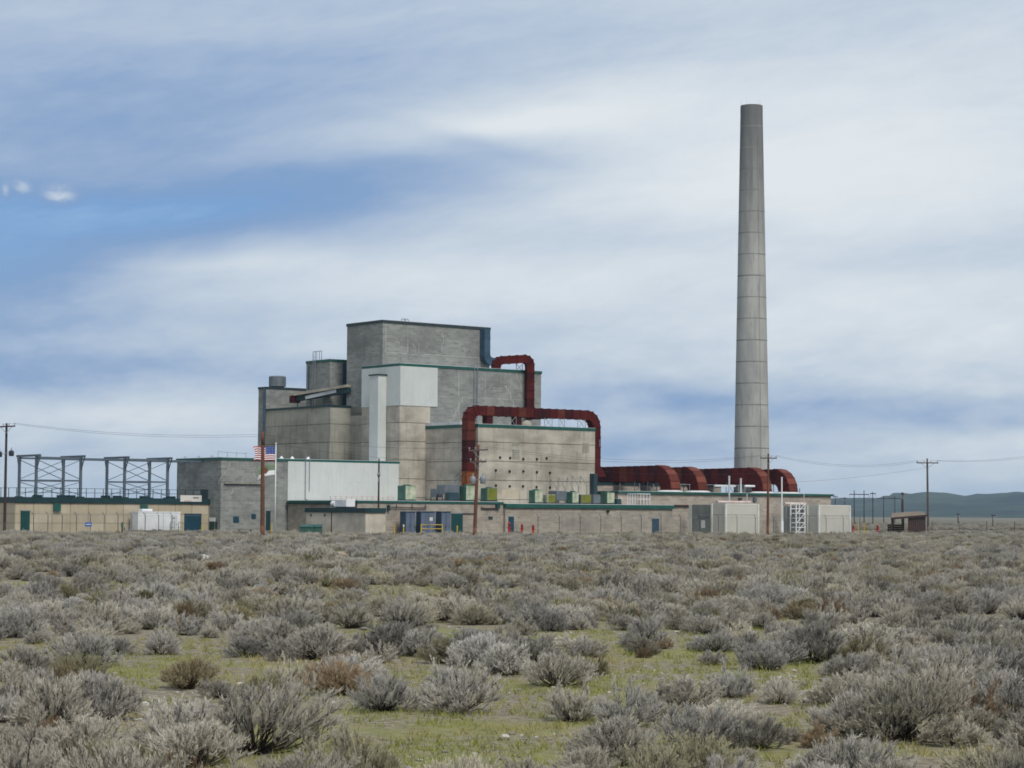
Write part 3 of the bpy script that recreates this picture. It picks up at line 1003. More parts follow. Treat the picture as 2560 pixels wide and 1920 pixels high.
opening(nw, 1238, 1246, 1261, 1272, 'b', BN, 'door_teal', 'outlet_box', .3)
opening(nw, 967, 972, 1263, 1277, 'b', BN, 'trim_dark', 'outlet_box', .3)
opening(nw, 1156, 1186, 1283, 1285, 'b', BN, 'steel_dark', 'ledge', .12)

# small flat-roofed annex against the wing's side
ANX = AN - 2.6
bb0, zz = ona(766, 1283, ANX)
bb1, _ = ona(914, 1285, ANX)
zx = ona(840, 1281, ANX)[1]
ax = MB().box(ANX, AN + .05, bb1, bb0, 0, zx).build('annex_wall', 'concrete_annex', RB)
MB().box(ANX - .15, AN + .04, bb1 - .15, bb0 + .15, zx, zx + .5).build('annex_roof', 'trim_dark', ax)
for px in (777.5, 812):
    b, z = ona(px, 1288, ANX)
    MB().box(ANX - .03, ANX + .01, b - .14, b + .14, z - .14, z + .14).build('window', 'trim_slate', ax)
b = ona(829, 1300, ANX)[0]
MB().box(ANX - .04, ANX + .01, b - .05, b + .05, 0, zx - .02).build('wall_joint', 'rust_deep', ax)
# side wall canopies of the wing
MB().box(AN - .3, AN - .01, ona(828, 1255, AN)[0], -.2, ZN - .30, ZN - .165).build('canopy', 'trim_dark', nw)
MB().box(AN - .3, AN - .01, BN + .4, ona(862, 1255, AN)[0], ZN - .30, ZN - .165).build('canopy', 'trim_dark', nw)

# --- front wing: right part with the broad green edge
BR, AR0, ARR, ZR = -15.2, 4.72, 31.34, 3.86
rw = MB().box(AR0, ARR, BR, -8.7, 0, ZR - .3).build('front_wing_wall', 'block_low', RB)
MB().box(AR0 - .05, ARR + .18, BR - .22, -8.6, ZR - .46, ZR).build('roof_edge', 'trim_green', rw)
MB().box(AR0 + .1, ARR, BR - .05, -8.8, ZR, ZR + .05).build('roof_sheet', 'roofing_white', rw)
opening(rw, 1271, 1284, 1292, 1330, 'b', BR, 'door_blue', 'door')
opening(rw, 1630, 1647, 1297, 1332, 'b', BR, 'door_blue', 'door')
a, z = onb(1518, 1278, BR)
MB().tube((a, BR - .2, z + .1), (a, BR - .2, z - .25), .24, .04, n=10).build('rain_hopper', 'door_teal', rw)

# ================================================================== fan house
BQ, AQ0, AQR, ZQ = -8.6, 28.0, 66.9, 5.52
FH = thing('fan_house', 'long low block fan house carrying the rust-red ducts below the stack', 'building', (AQ0, BQ, 0))
fq = MB().box(AQ0, AQR, BQ, 2.0, 0, ZQ - .1).build('wall', 'block_fan', FH)
MB().box(AQ0 - .1, AQR + .35, BQ - .25, 2.1, ZQ - .16, ZQ + .12).build('roof_edge', 'trim_green', fq)
MB().box(AQ0, AQR + .2, BQ - .1, 2.0, ZQ + .12, ZQ + .16).build('roof_sheet', 'roofing_white', fq)
a9, z9 = onb(1640, 1212, 4.0)
q2 = MB().box(22.4, 58.0, 4.0, 16, 0, z9).build('rear_wall', 'block_fan', FH)
MB().box(22.3, 58.1, 3.85, 16.1, z9 - .1, z9 + .2).build('roof_edge', 'trim_dark', q2)
MB().box(22.4, 27.9, -2.0, 3.9, 0, z9 - .15).build('wall', 'block_fan', FH)
MB().box(22.35, 28.1, -2.2, 3.8, z9 - .13, z9 + .15).build('roof_edge', 'trim_dark', FH)
a, z = onb(1728, 1260, BQ)
for px0, px1, py0, py1, m_ in ((1686, 1722, 1262, 1266, 'wood_dark'), (1845, 1853, 1245, 1249, 'steel_dark'), (1882, 1889, 1243, 1253, 'unit_grey')):
    opening(fq, px0, px1, py0, py1, 'b', BQ, m_, 'wall_box', .25)
# rail and pipework on the fan-house roof
rp = MB()
for px in (1550, 1599, 1634, 1702, 1724, 1766, 1786, 1846, 1862):
    a, z = onb(px, 1212, BQ + 1.2)
    rp.tube((a, BQ + 1.2, ZQ + .1), (a, BQ + 1.2, ZQ + 1.15), .035)
for px0, px1 in ((1700, 1726), (1766, 1850)):
    rp.tube((onb(px0, 1212, BQ + 1.2)[0], BQ + 1.2, ZQ + 1.15), (onb(px1, 1212, BQ + 1.2)[0], BQ + 1.2, ZQ + 1.15), .035)
rp.build('roof_rail', 'galvanised', fq)
(a0, z0), (a1, _) = onb(1786, 1214, BQ + 1.8), onb(1838, 1214, BQ + 1.8)
MB().tube((a0, BQ + 1.8, z0), (a1, BQ + 1.8, z0), .15, n=10).build('roof_pipe', 'white_paint', fq)
(a0, z0), (a1, _) = onb(1862, 1215, BQ + 1.8), onb(1886, 1215, BQ + 1.8)
MB().tube((a0, BQ + 1.8, z0), (a1, BQ + 1.8, z0), .14, n=10).build('roof_pipe', 'white_paint', fq)

# ================================================================== ducts
def sweep(parent, pts, nrm, w, h, mats, flange=0.06, name='duct_section', every=1):
    """box duct swept along pts (all in one upright plane with normal nrm): one mesh per sheet-metal section"""
    nrm = np.array(nrm, float)
    nrm /= np.linalg.norm(nrm)
    P = [np.array(p, float) for p in pts]
    rings = []
    for i, p in enumerate(P):
        t0 = P[i] - P[i - 1] if i else P[1] - P[0]
        t1 = P[i + 1] - P[i] if i < len(P) - 1 else t0
        t0, t1 = t0 / np.linalg.norm(t0), t1 / np.linalg.norm(t1)
        t = t0 + t1
        t /= np.linalg.norm(t)
        k = 1 / max(.7, float(t @ t0))
        s_ = np.cross(nrm, t)
        rings.append((p, t, s_ * k))
    for i in range(len(rings) - 1):
        mb = MB()
        rr = []
        for (p, t, s_) in (rings[i], rings[i + 1]):
            rr.append([p - nrm * w / 2 - s_ * h / 2, p + nrm * w / 2 - s_ * h / 2, p + nrm * w / 2 + s_ * h / 2, p - nrm * w / 2 + s_ * h / 2])
        mb.hexa(*rr)
        if flange:
            p, t, s_ = rings[i]
            W2, H2 = w / 2 + flange, h / 2 + flange
            e = t * .05
            rr = [[q - nrm * W2 - s_ * H2, q + nrm * W2 - s_ * H2, q + nrm * W2 + s_ * H2, q - nrm * W2 + s_ * H2] for q in (p - e, p + e)]
            mb.hexa(*rr)
        mb.build(name, mats[i % len(mats)] if isinstance(mats, list) else mats(i), parent)


def stations(p, q, step):
    p, q = np.array(p, float), np.array(q, float)
    n = max(1, round(np.linalg.norm(q - p) / step))
    return [p + (q - p) * k / n for k in range(n + 1)]


def bend(c, e1, e2, r, n):
    """quarter turn about c from direction e1*r to e2*r"""
    c, e1, e2 = (np.array(x, float) for x in (c, e1, e2))
    return [c + r * (e1 * math.cos(PI / 2 * k / n) + e2 * math.sin(PI / 2 * k / n)) for k in range(n + 1)]


def join(*runs):
    out = []
    for r_ in runs:
        for p in r_:
            if not out or np.linalg.norm(out[-1] - p) > .08:
                out.append(np.array(p, float))
    return out


X, Y, Z = np.eye(3)
DW = 1.12
# main red duct: up the side of the vent block, over its roof, down the far end
bD = ona(1171, 1100, AV - .75)[0]
aL = AV - .75
zD = onb(1300, 1031, bD)[1]
aRr = onb(1486, 1085, bD)[0]
R_ = 1.15
path = join(stations((aL, bD, ZN + .15), (aL, bD, zD - R_), 1.25), bend((aL + R_, bD, zD - R_), -X, Z, R_, 3),
            stations((aL + R_, bD, zD), (aRr - 1.5, bD, zD), 1.2), bend((aRr - 1.5, bD, zD - 1.5), Z, X, 1.5, 4),
            stations((aRr, bD, zD - 1.5), (aRr, bD, 8.6), 1.2))
MD = thing('exhaust_duct', 'long rust-red duct arching over the roof of the concrete block with round vents', 'duct', (aL, bD, ZN + .15))
sweep(MD, path, Y, DW, DW, lambda i: 'rust_orange' if i < 3 else ('rust_deep' if i in (4, 5, 13, 14, 18, 19, 22) else 'rust_bright' if i in (6, 7, 12, 16, 21) else 'rust'))
for px in (1224, 1296):                 # short stubs dropping to the roof
    a = onb(px, 1045, bD)[0]
    sweep(MD, join([(a - .3, bD, zD - .5)], stations((a - .3, bD, zD - .6), (a - .3, bD, ZV + .1), .6)), Y, .9, .9, ['rust_deep'], .04, 'branch_duct')
sup = MB()
for px in (1264, 1284, 1355, 1374, 1391, 1405, 1438, 1457):
    a = onb(px, 1055, bD)[0]
    sup.tube((a, bD - .5, ZV), (a, bD - .5, zD - .5), .035)
for p_, q_ in ((1264, 1284), (1355, 1374), (1391, 1405), (1438, 1457)):
    A_, B_ = onb(p_, 1055, bD)[0], onb(q_, 1055, bD)[0]
    sup.tube((A_, bD - .5, ZV), (B_, bD - .5, zD - .5), .03).tube((B_, bD - .5, ZV), (A_, bD - .5, zD - .5), .03)
sup.build('support_frame', 'galvanised', MD)
# header where it meets the fan-house ducts
hd = MB().hexa([(aRr - .6, bD - .6, 8.7), (aRr + .6, bD - .6, 8.7), (aRr + .6, bD + .6, 8.7), (aRr - .6, bD + .6, 8.7)],
               [(aRr - .9, bD - .6, 7.4), (aRr + 1.5, bD - .6, 7.4), (aRr + 1.5, bD + .6, 7.4), (aRr - .9, bD + .6, 7.4)])
hd.build('flared_foot', 'rust', MD)
MB().tube((aRr + .65, bD - .3, 10.0), (aRr + .2, bD - .7, 12.0), .05).tube((aRr + .75, bD - .3, 10.1), (aRr + .75, bD - .3, 12.3), .04).build('stay', 'galvanised', MD)

# red duct from the upper roof down the front wall
bU = -.75
aU, _ = onb(1324, 960, bU)
zU = onb(1300, 901, bU)[1]
aS = onb(1240, 905, .9)[0]
dirv = np.array([aU - aS, bU - .9, 0])
dirv /= np.linalg.norm(dirv)
nU = np.array([-dirv[1], dirv[0], 0])
st, en = np.array([aS, .9, 0]), np.array([aU, bU, 0])
RU = .75
path = join(stations(st + Z * (ZM + .05), st + Z * (zU - RU), .7), bend(st + dirv * RU + Z * (zU - RU), -dirv, Z, RU, 3),
            stations(st + dirv * RU + Z * zU, en - dirv * RU + Z * (zU + .25), .9), bend(en - dirv * RU + Z * (zU + .25 - RU), Z, dirv, RU, 3),
            stations(en + Z * (zU + .25 - RU), en + Z * (zD + .1), 1.15))
UD = thing('exhaust_duct', 'rust-red duct hooping over the upper roof edge and down the grey front wall', 'duct', (aS, .9, ZM))
sweep(UD, path, nU, 1.0, 1.0, lambda i: 'rust_deep' if i in (9, 11, 14) else 'rust')
sp_ = stations(en + Z * (zD + .15), (aU, bD + .4, zD + .15), 1.5)
sweep(UD, join(sp_), np.cross(Z, sp_[1] - sp_[0]), 1.0, .9, ['rust_deep'])
fr = MB()
a0, a1 = onb(1291, 915, .2)[0], onb(1306, 915, .2)[0]
for a in (a0, a1):
    fr.tube((a, .2, ZM), (a, .2, zU - .4), .04)
fr.tube((a0, .2, ZM), (a1, .2, zU - .4), .03).tube((a1, .2, ZM), (a0, .2, zU - .4), .03)
fr.build('support_frame', 'galvanised', UD)
# blue duct on the tower
bB = BT - .55
aB1 = onb(1213, 860, bB)[0]
zt, zl = onb(1213, 824, bB)[1], onb(1213, 889, bB)[1]
ae, ze = onb(1234, 905, bB)
BD = thing('exhaust_duct', 'blue duct running down the tower wall beside its right corner', 'duct', (aB1, bB, zl))
sweep(BD, join(stations((aB1, bB, zt), (aB1, bB, zl), 1.1), [(aB1 + .12, bB, zl - .35), (aB1 + .4, bB, zl - .65), (ae, bB, ze)]), Y, .95, .95, ['duct_blue'], .03)

# four box ducts coming forward from the rear and turning down into the fan house
bE_ = BQ + 1.9
zc = onb(1640, 1183, bE_ + 2)[1]
for i, (px, lab, bs) in enumerate(((1676, 'rust-red box duct nearest the vent block, first of four on the fan house roof', 13.5),
                                   (1744, 'second rust-red box duct of the four on the fan house roof', 12.0),
                                   (1905, 'third rust-red box duct, bending down behind the brown utility pole', 13.5),
                                   (1970, 'rightmost rust-red box duct of the four on the fan house roof', 12.0))):
    a = onb(px, 1215, bE_)[0]
    z_ = zc - (.12 if i in (1, 3) else 0)
    th_ = thing('exhaust_duct', lab, 'duct', (a, bE_, ZQ + .12), PLANT, 'rust-red box ducts on the fan house')
    r_ = 2.05
    path = join(stations((a, bs, z_ - .1), (a, bE_ + r_, z_), 1.35), bend((a, bE_ + r_, z_ - r_), Z, -Y, r_, 5), [(a, bE_, z_ - r_), (a, bE_, ZQ + .14)])
    nn = len(path)
    sweep(th_, path, X, 1.75, 2.0, lambda k, i=i, nn=nn: ('rust' if k >= nn - 6 else 'rust_deep' if (k * 3 + i) % 7 in (1, 2, 4) else 'rust_bright' if (k + i) % 4 == 0 else 'rust') if not (i == 2 and k == 4) else 'rust_orange', .05)
    arc = bend((a, bE_ + r_, z_ - r_), Z, -Y, r_ + 1.075, 5) + [np.array([a, bE_ - 1.075, ZQ + .3])]
    for k, (p_, q_) in enumerate(zip(arc, arc[1:])):      # plates outside the turn, paler rust paints the light they catch
        g_ = (q_ - p_) / np.linalg.norm(q_ - p_) * .04
        MB().bar(p_ + g_, q_ - g_, 1.62, .05).build('curved_plate', ('rust_plate_lit', 'rust_bright')[(k + i) % 2], th_)
    MB().lathe((a, bE_, ZQ + .165), [(1.75, 0), (1.6, .10), (1.3, .20)], 20).build('roof_collar', 'roofing_white', th_)
    lg = MB()
    for b in (bE_ + 3.6, bE_ + 6.2):
        for s_ in (-.8, .8):
            lg.tube((a + s_, b, ZQ + .1), (a + s_, b, z_ - 1.0), .05)
        lg.tube((a - .8, b, ZQ + .1), (a + .8, b, z_ - 1.0), .03).tube((a + .8, b, ZQ + .1), (a - .8, b, z_ - 1.0), .03)
    lg.build('support_frame', 'steel_blue', th_)

# ================================================================== smokestack
sx, sy, _ = at(1879.5, 1200, 305)
ZS = at(1882, 265, 305)[2]
SK = thing('smokestack', 'tall tapering grey concrete smokestack darkened at its top', 'smokestack', (sx, sy, 0), WORLD)
rs = lambda z: 2.66 + (1.555 - 2.66) * (z / ZS)
zj = [0]
z = ZS - 1.05
js = [ZS - 1.05]
while z > 4:
    z -= 3.05 if len(js) > 1 else 2.1
    js.append(z)
zj = [0] + sorted(js) + [ZS]
for k, (p, q) in enumerate(zip(zj, zj[1:])):
    e = .02 if k == len(zj) - 2 else .004 * (k % 2)
    g_ = .05
    MB().lathe((sx, sy, 0), [(rs(p) - .05, p), (rs(p) - .05, p + g_ * .5), (rs(p) + e, p + g_), (rs(q) + e, q - .002), (rs(q) - .06, q)], 64).build('shaft_lift', 'stack_concrete', SK)
for z in js:
    MB().lathe((sx, sy, 0), [(rs(z) + .004, z - .01), (rs(z) + .010, z), (rs(z) + .008, z + .13), (rs(z) + .002, z + .14)], 64, False).build('pour_joint', 'stack_joint', SK)
MB().lathe((sx, sy, 0), [(1.2, ZS - .3), (1.2, ZS + .01)], 30).build('flue', 'dark_hole', SK)
rd = MB()
for k in range(5):
    t = 2 * PI * k / 5 + .35
    rd.tube((sx + 1.45 * math.cos(t), sy + 1.45 * math.sin(t), ZS - .2), (sx + 1.45 * math.cos(t), sy + 1.45 * math.sin(t), ZS + .85), .011, n=5)
rd.build('lightning_rod', 'galvanised', SK)
ldm = MB()
t0 = -1.15
for k in range(60):
    z = 1 + k
    r0 = rs(z) + .1
    ldm.tube((sx + r0 * math.cos(t0), sy + r0 * math.sin(t0), z), (sx + (rs(z + 1) + .1) * math.cos(t0), sy + (rs(z + 1) + .1) * math.sin(t0), min(z + 1, ZS)), .02, n=5)
ldm.build('ladder_rail', 'galvanised', SK)

# ================================================================== long low panelled building on the left
BE, AE0, AE1, ZE = 2.5, -49.4, AW - .02, 4.2
EB = thing('storage_building', 'long low tan building of square wall panels with a dark green roof edge', 'building', (AE0, BE, 0))
ec = MB().box(AE0 + .06, AE1, BE + .06, 11.5, 0, ZE - .6).build('wall', 'concrete_dark_joint', EB)
MB().box(AE0 - .06, -23.7, BE - .16, 11.7, ZE - .62, ZE).build('roof_edge', 'trim_dark', ec)
MB().box(AE1, -23.72, BE - .02, BE + 2.0, 0, ZE - .63).build('wall', 'concrete', EB)
MB().box(AE1, -23.9, BE + .4, BE + 2.1, ZE + .001, ZE + 1.1).build('parapet_screen', 'trim_dark', ec)
pw = 2.2
n = int((AE1 - AE0) / pw) + 1
zr = [0.0, 1.35, 2.35, ZE - .63]
for k in range(n):
    x0 = AE0 + k * pw
    x1 = min(x0 + pw, AE1)
    if x1 - x0 < .3:
        continue
    for j in range(3):
        MB().box(x0 + .025, x1 - .025, BE - .01 * ((k + j) % 2), BE + .07, zr[j] + .02, zr[j + 1] - .02).build('wall_panel', 'panel_tan' if (k * 5 + j * 3) % 4 else 'panel_tan_pale', ec)
for k in range(4):
    y0 = BE + .08 + k * 2.3
    for j in range(3):
        MB().box(AE0, AE0 + .07, y0 + .02, y0 + 2.26, zr[j] + .02, zr[j + 1] - .02).build('wall_panel', 'panel_tan', ec)
fe = lambda x, y: (0 + x * .2351, 1000 + y * .2351)


def eopen(x0, x1, y0, y1, mat, name, depth=.06):
    return opening(EB, *[v for v in (fe(x0, 0)[0], fe(x1, 0)[0], fe(0, y0)[1], fe(0, y1)[1])], 'b', BE - .012, mat, name, depth)


eopen(220, 312, 1180, 1400, 'door_teal', 'door')
eopen(565, 635, 1100, 1182, 'trim_green', 'louver', .3)
eopen(1490, 1560, 1115, 1182, 'trim_green', 'louver', .3)
gdr = eopen(1960, 2137, 1207, 1420, 'door_blue', 'roller_door')
(h0, z1), (h1, _) = onb(*fe(1960, 1228), BE), onb(*fe(2137, 1228), BE)
MB().box(h0, h1, BE - .09, BE - .07, z1 - .03, z1 + .03).build('door_rail', 'steel_blue', gdr)
for k in range(5):
    MB().box(h0 + .02, h1 - .02, BE - .078, BE - .070, .35 + k * .4, .37 + k * .4).build('door_slat_joint', 'trim_dark', gdr)
# roof railing
rl = MB()
npost = 24
for k in range(npost + 1):
    a = AE0 + .2 + (AE1 - AE0 + .9) * k / npost
    rl.box(a - .03, a + .03, BE + .12, BE + .18, ZE, ZE + 1.0)
for zz in (.5, .98):
    rl.box(AE0 + .17, AE1 + 1.1, BE + .13, BE + .17, ZE + zz, ZE + zz + .05)
for k in range(5):
    b = BE + .15 + k * 2.0
    rl.box(AE0 + .17, AE0 + .23, b - .03, b + .03, ZE, ZE + 1.0)
rl.box(AE0 + .18, AE0 + .22, BE + .15, BE + 8.2, ZE + .98, ZE + 1.03)
rl.build('roof_railing', 'rail_dark', ec)
# roof lumps
for x in (400, 655, 755, 1125, 1250, 1535, 1820):
    a, z = onb(*fe(x, 1020), BE + 1.2)
    MB().box(a - .42, a + .42, BE + .9, BE + 1.6, ZE + .001, ZE + .26).build('roof_curb', 'trim_dark', ec)

# sign on its roof edge
(h0, z1), (h1, z0) = onb(451, 1238, BE - .2), onb(503.5, 1254.5, BE - .2)
SG = thing('sign', 'pale rectangular sign with a dark grey block of lettering on the roof edge', 'sign', (h0, BE - .2, z0))
sf = MB().box(h0, h1, BE - .24, BE - .165, z0, z1).build('sign_panel', 'sign_face', SG)
hw, hh = h1 - h0, z1 - z0
for k in range(4):
    c = h0 + hw * (.60 + k * .068)
    MB().box(c, c + hw * .055, BE - .25, BE - .238, z0 + hh * .50, z0 + hh * .72).build('letter_block', 'sign_grey', sf)
MB().box(h0 + hw * .18, h0 + hw * .52, BE - .248, BE - .238, z0 + hh * .05, z0 + hh * .14).build('underline', 'sign_red', sf)

# steel frames on the roof (four portals, braced in pairs)
zf = onb(*fe(385, 600), BE + 1.8)[1]
bf0 = BE + 1.8
af = [onb(*fe(x, 800), bf0)[0] for x in (385, 858, 1325, 1782)]
bf1 = ona(*fe(205, 800), af[0])[0]
zg = onb(*fe(385, 853), bf0)[1]
for gi, (i0, i1, lab) in enumerate(((0, 1, 'open steel frame with crossed braces on the roof, beside the leftmost pole'),
                                    (2, 3, 'open steel frame with crossed braces on the roof, next to the grey side block'))):
    SF = thing('steel_frame', lab, 'steel frame', (af[i0], bf0, ZE), PLANT, 'steel frames on the tan building')
    for i in (i0, i1):
        for b in (bf0, bf1):
            MB().box(af[i] - .13, af[i] + .13, b - .13, b + .13, ZE + .002, zf).build('post', 'steel_blue', SF)
            MB().box(af[i] - .35, af[i] + .35, b - .35, b + .35, ZE + .001, ZE + .12).build('foot_plate', 'trim_dark', SF)
        MB().box(af[i] - .09, af[i] + .09, bf0 - 1.0, bf1 + .7, zf + .002, zf + .24).build('cap_beam', 'steel_blue', SF)
        MB().bar((af[i], bf0 - .9, zf), (af[i], bf0 - .1, zf - 1.4), .09).bar((af[i], bf1 + .6, zf), (af[i], bf1 + .1, zf - 1.6), .07).build('knee_brace', 'steel_blue', SF)
    for b in (bf0, bf1):
        MB().box(af[i0], af[i1], b - .08, b + .08, zf - .22, zf - .002).build('beam', 'steel_blue', SF)
        MB().box(af[i0], af[i1], b - .08, b + .08, zg - .09, zg + .09).build('girt', 'steel_blue', SF)
        MB().bar((af[i0], b, zf - .3), (af[i1], b, zg + .15), .075).build('brace', 'steel_blue', SF)
        MB().bar((af[i1], b, zf - .3), (af[i0], b, zg + .15), .06).build('brace', 'steel_blue', SF)
        MB().bar((af[i0], b, zg - .15), (af[i1], b, ZE + .3), .075).build('brace', 'steel_blue', SF)
        MB().bar((af[i1], b, zg - .15), (af[i0], b, ZE + .3), .06).build('brace', 'steel_blue', SF)
    a_end = af[2] if gi == 0 else AW
    MB().box(af[i1] + .14, a_end - .14, bf0 - .07, bf0 + .07, zf - .24, zf - .06).build('tie_beam', 'steel_blue', SF)
    MB().box(af[i1] + .14, a_end - .14, bf1 - .07, bf1 + .07, zf - .24, zf - .06).build('tie_beam', 'steel_blue', SF)


# ================================================================== equipment on the front wing roof
def unit(x0, xc, x1, y0, b, zf, mside, mface, label, cowl=True, deep=None, legs=0.0, name='air_handler'):
    """sheet-metal unit: x0..xc its side, xc..x1 its face; y0 its top, standing on the roof at zf"""
    (px0, py0), (pxc, _), (px1, _) = z5(x0, y0), z5(xc, y0), z5(x1, y0)
    a, z = onb(pxc, py0, b)
    a1 = onb(px1, py0, b)[0]
    b1 = deep or ona(px0, py0, a)[0]
    b1 = max(b1, b + .5)
    U = thing(name, label, 'air unit', (a, b, zf), PLANT, 'sheet-metal units on the front roof')
    MB().box(a - .05, a1 + .05, b - .05, b1 + .05, zf, zf + .12).build('base_frame', 'steel_dark', U)
    z0 = zf + .12 + legs
    if legs:
        for p in (a + .06, a1 - .06):
            for q in (b + .06, b1 - .06):
                MB().box(p - .04, p + .04, q - .04, q + .04, zf + .12, z0).build('leg', 'steel_dark', U)
    c = MB().box(a, a1, b, b1, z0, z).build('casing', mside, U, bevel=.03)
    MB().box(a + .06, a1 - .04, b - .025, b + .01, z0 + .06, z - .05).build('front_panel', mface, c)
    n_ = max(2, int((z - z0) / .22))
    for k in range(n_):
        zz = z0 + .12 + k * (z - z0 - .24) / n_
        MB().box(a - .02, a + .01, b + .15, b1 - .15, zz, zz + .07).build('louver_blade', mside, c)
    if cowl:
        MB().lathe(((a + a1) / 2, (b + b1) / 2, z), [(min(a1 - a, b1 - b) * .34, 0), (min(a1 - a, b1 - b) * .34, .10), (.05, .16)], 14).build('fan_cowl', mside, c)
    return U


RN, RR = ZN + .131, ZR + .051
unit(125, 196, 295, 862, -9.5, RN, 'unit_green', 'unit_cream', 'mossy cream and green air unit at the end of the long white cladding')
unit(470, 482, 545, 890, -10.0, RN, 'unit_grey', 'unit_grey', 'small grey air unit left of the hooded grey one', False, -8.8, .35)
unit(550, 562, 695, 853, -12.6, RN, 'unit_grey', 'unit_grey', 'wide grey hooded air unit on legs beside the orange rusted duct foot', False, -11.0, .7)
unit(560, 600, 690, 925, -13.4, RN, 'unit_teal', 'unit_teal', 'low dark teal machine below the grey hood', False, -12.7)
unit(695, 755, 852, 862, -13.6, RN, 'unit_green', 'unit_cream', 'peeling cream-faced green air unit left of the pole with transformers')
unit(890, 950, 1045, 885, -13.6, RN, 'unit_green', 'unit_moss', 'olive-yellow faced green air unit right of the pole with transformers')
unit(1335, 1390, 1460, 905, -13.6, RR, 'unit_green', 'unit_cream', 'cream-faced green air unit leftmost on the broad green-edged roof')
unit(1465, 1510, 1580, 945, -13.9, RR, 'unit_cream', 'unit_moss', 'low pale and olive air unit under the first wall struts', False)
unit(1580, 1592, 1685, 910, -12.8, RR, 'unit_grey', 'unit_grey', 'grey hooded air unit between two green ones below the wall struts', False, -11.2, .3)
unit(1680, 1735, 1795, 920, -13.9, RR, 'unit_green', 'unit_cream', 'cream-faced green air unit in the middle of the broad roof')
unit(1800, 1816, 1910, 945, -14.0, RR, 'unit_grey', 'unit_moss', 'low olive-faced air unit in front of the tall teal casing', False)
unit(1912, 1930, 1995, 945, -13.6, RR, 'unit_grey', 'unit_grey', 'plain grey air unit beside the rightmost cream-faced one', False)
unit(2000, 2055, 2125, 925, -13.9, RR, 'unit_green', 'unit_cream', 'rightmost cream-faced green air unit on the broad roof')
unit(2132, 2145, 2188, 985, -13.9, RR, 'unit_teal', 'unit_teal', 'small dark low box right of the last air unit', False)
unit(1868, 1935, 1968, 752, -11.6, RR, 'unit_teal', 'unit_teal', 'tall teal duct casing at the corner of the vent block', False)
# raking struts propped against the vent block
for k, (x0, y0, x1, y1, lab) in enumerate(((1538, 800, 1590, 885, 'raking pipe strut against the vent block, farthest left of five'),
                                           (1615, 790, 1668, 885, 'raking pipe strut against the vent block, second of five from the left'),
                                           (1692, 790, 1742, 890, 'raking pipe strut against the vent block, middle of five'),
                                           (1738, 770, 1792, 868, 'raking pipe strut against the vent block, fourth of five from the left'),
                                           (1815, 775, 1870, 868, 'raking pipe strut against the vent block, next to the teal casing'))):
    a0, zz0 = onb(*z5(x0, y0), BV - .06)
    a1, zz1 = onb(*z5(x1, y1), BV - 1.9)
    T_ = thing('pipe_strut', lab, 'strut', (a1, BV - 1.9, RR), PLANT, 'raking struts')
    MB().tube((a1, BV - 1.9, zz1), (a0, BV - .06, zz0), .05).build('rod', 'galvanised', T_)
    MB().tube((a1, BV - 1.9, RR), (a1, BV - 1.9, zz1 + .02), .06).build('stub_post', 'galvanised', T_)
for x0, y0, x1, y1, lab in ((690, 745, 612, 838, 'raking pipe strut beside the orange duct foot, the left of two'), (728, 760, 662, 838, 'raking pipe strut beside the orange duct foot, the right of two')):
    b0, zz0 = ona(*z5(x0, y0), AV - .05)
    p = (AV - 1.8, ona(*z5(x1, y1), AV - 1.8)[0], ona(*z5(x1, y1), AV - 1.8)[1])
    T_ = thing('pipe_strut', lab, 'strut', (p[0], p[1], RN), PLANT, 'raking struts')
    MB().tube(p, (AV - .05, b0, zz0), .045).build('rod', 'galvanised', T_)
    MB().tube((p[0], p[1], RN), (p[0], p[1], p[2] + .02), .05).build('stub_post', 'galvanised', T_)
# condenser by the annex
(h, z1), (h2, _) = ona(838, 1251, AN - 1.5), ona(866, 1251, AN - 1.5)
CU = thing('cooling_unit', 'white box cooling unit with a round intake on the small annex roof', 'air unit', (AN - 1.5, h2, zx + .5))
cb = MB().box(AN - 1.5, AN - .3, h2, h, zx + .62, z1 + .1).build('casing', 'white_paint', CU, bevel=.05)
MB().tube((AN - 1.3, h + .05, zx + .95), (AN - 1.3, h + .75, zx + .95), .36, n=14).build('intake', 'white_paint', cb)
MB().box(AN - 1.45, AN - .35, h2 + .1, h - .1, zx + .502, zx + .618).build('base_frame', 'steel_dark', CU)
# white guard gate on the roof
a0, a1 = onb(1594, 1240, -13.5)[0], onb(1625, 1240, -13.5)[0]
GG = thing('guard_rail', 'white tubular guard gate around a hatch on the broad roof', 'railing', (a0, -13.5, RR))
for (p, q) in (((a0, -13.5), (a1, -13.5)), ((a0, -13.5), (a0, -11.6))):
    g = MB()
    L_ = 5
    for k in range(L_):
        x, y = p[0] + (q[0] - p[0]) * k / (L_ - 1), p[1] + (q[1] - p[1]) * k / (L_ - 1)
        g.tube((x, y, RR), (x, y, RR + 1.35), .035)
    g.tube((*p, RR + 1.35), (*q, RR + 1.35), .04).tube((*p, RR + .7), (*q, RR + .7), .03)
    g.build('rail_panel', 'white_paint', GG)
# hand rail of red and white bars in front of the white cladding
rb0, rb1 = ona(826, 1242, AN + 2)[0], -9.0
HR = thing('guard_rail', 'low faded red and grey hand rail along the white cladding', 'railing', (AN + .8, -1.2, RN))
h0, h1 = onb(826, 1243, -3.0)[0], onb(983, 1245, -3.0)[0]
zz = onb(900, 1242, -3.0)[1]
g = MB()
for k in range(13):
    a = h0 + (h1 - h0) * k / 12
    g.tube((a, -3.0, RN), (a, -3.0, zz + .05), .03)
g.build('post', 'galvanised', HR)
MB().tube((h0, -3.0, zz + .05), (h1, -3.0, zz + .05), .04).tube((h0, -3.0, zz - .25), (h1, -3.0, zz - .25), .035).build('rail', 'pipe_pink', HR)

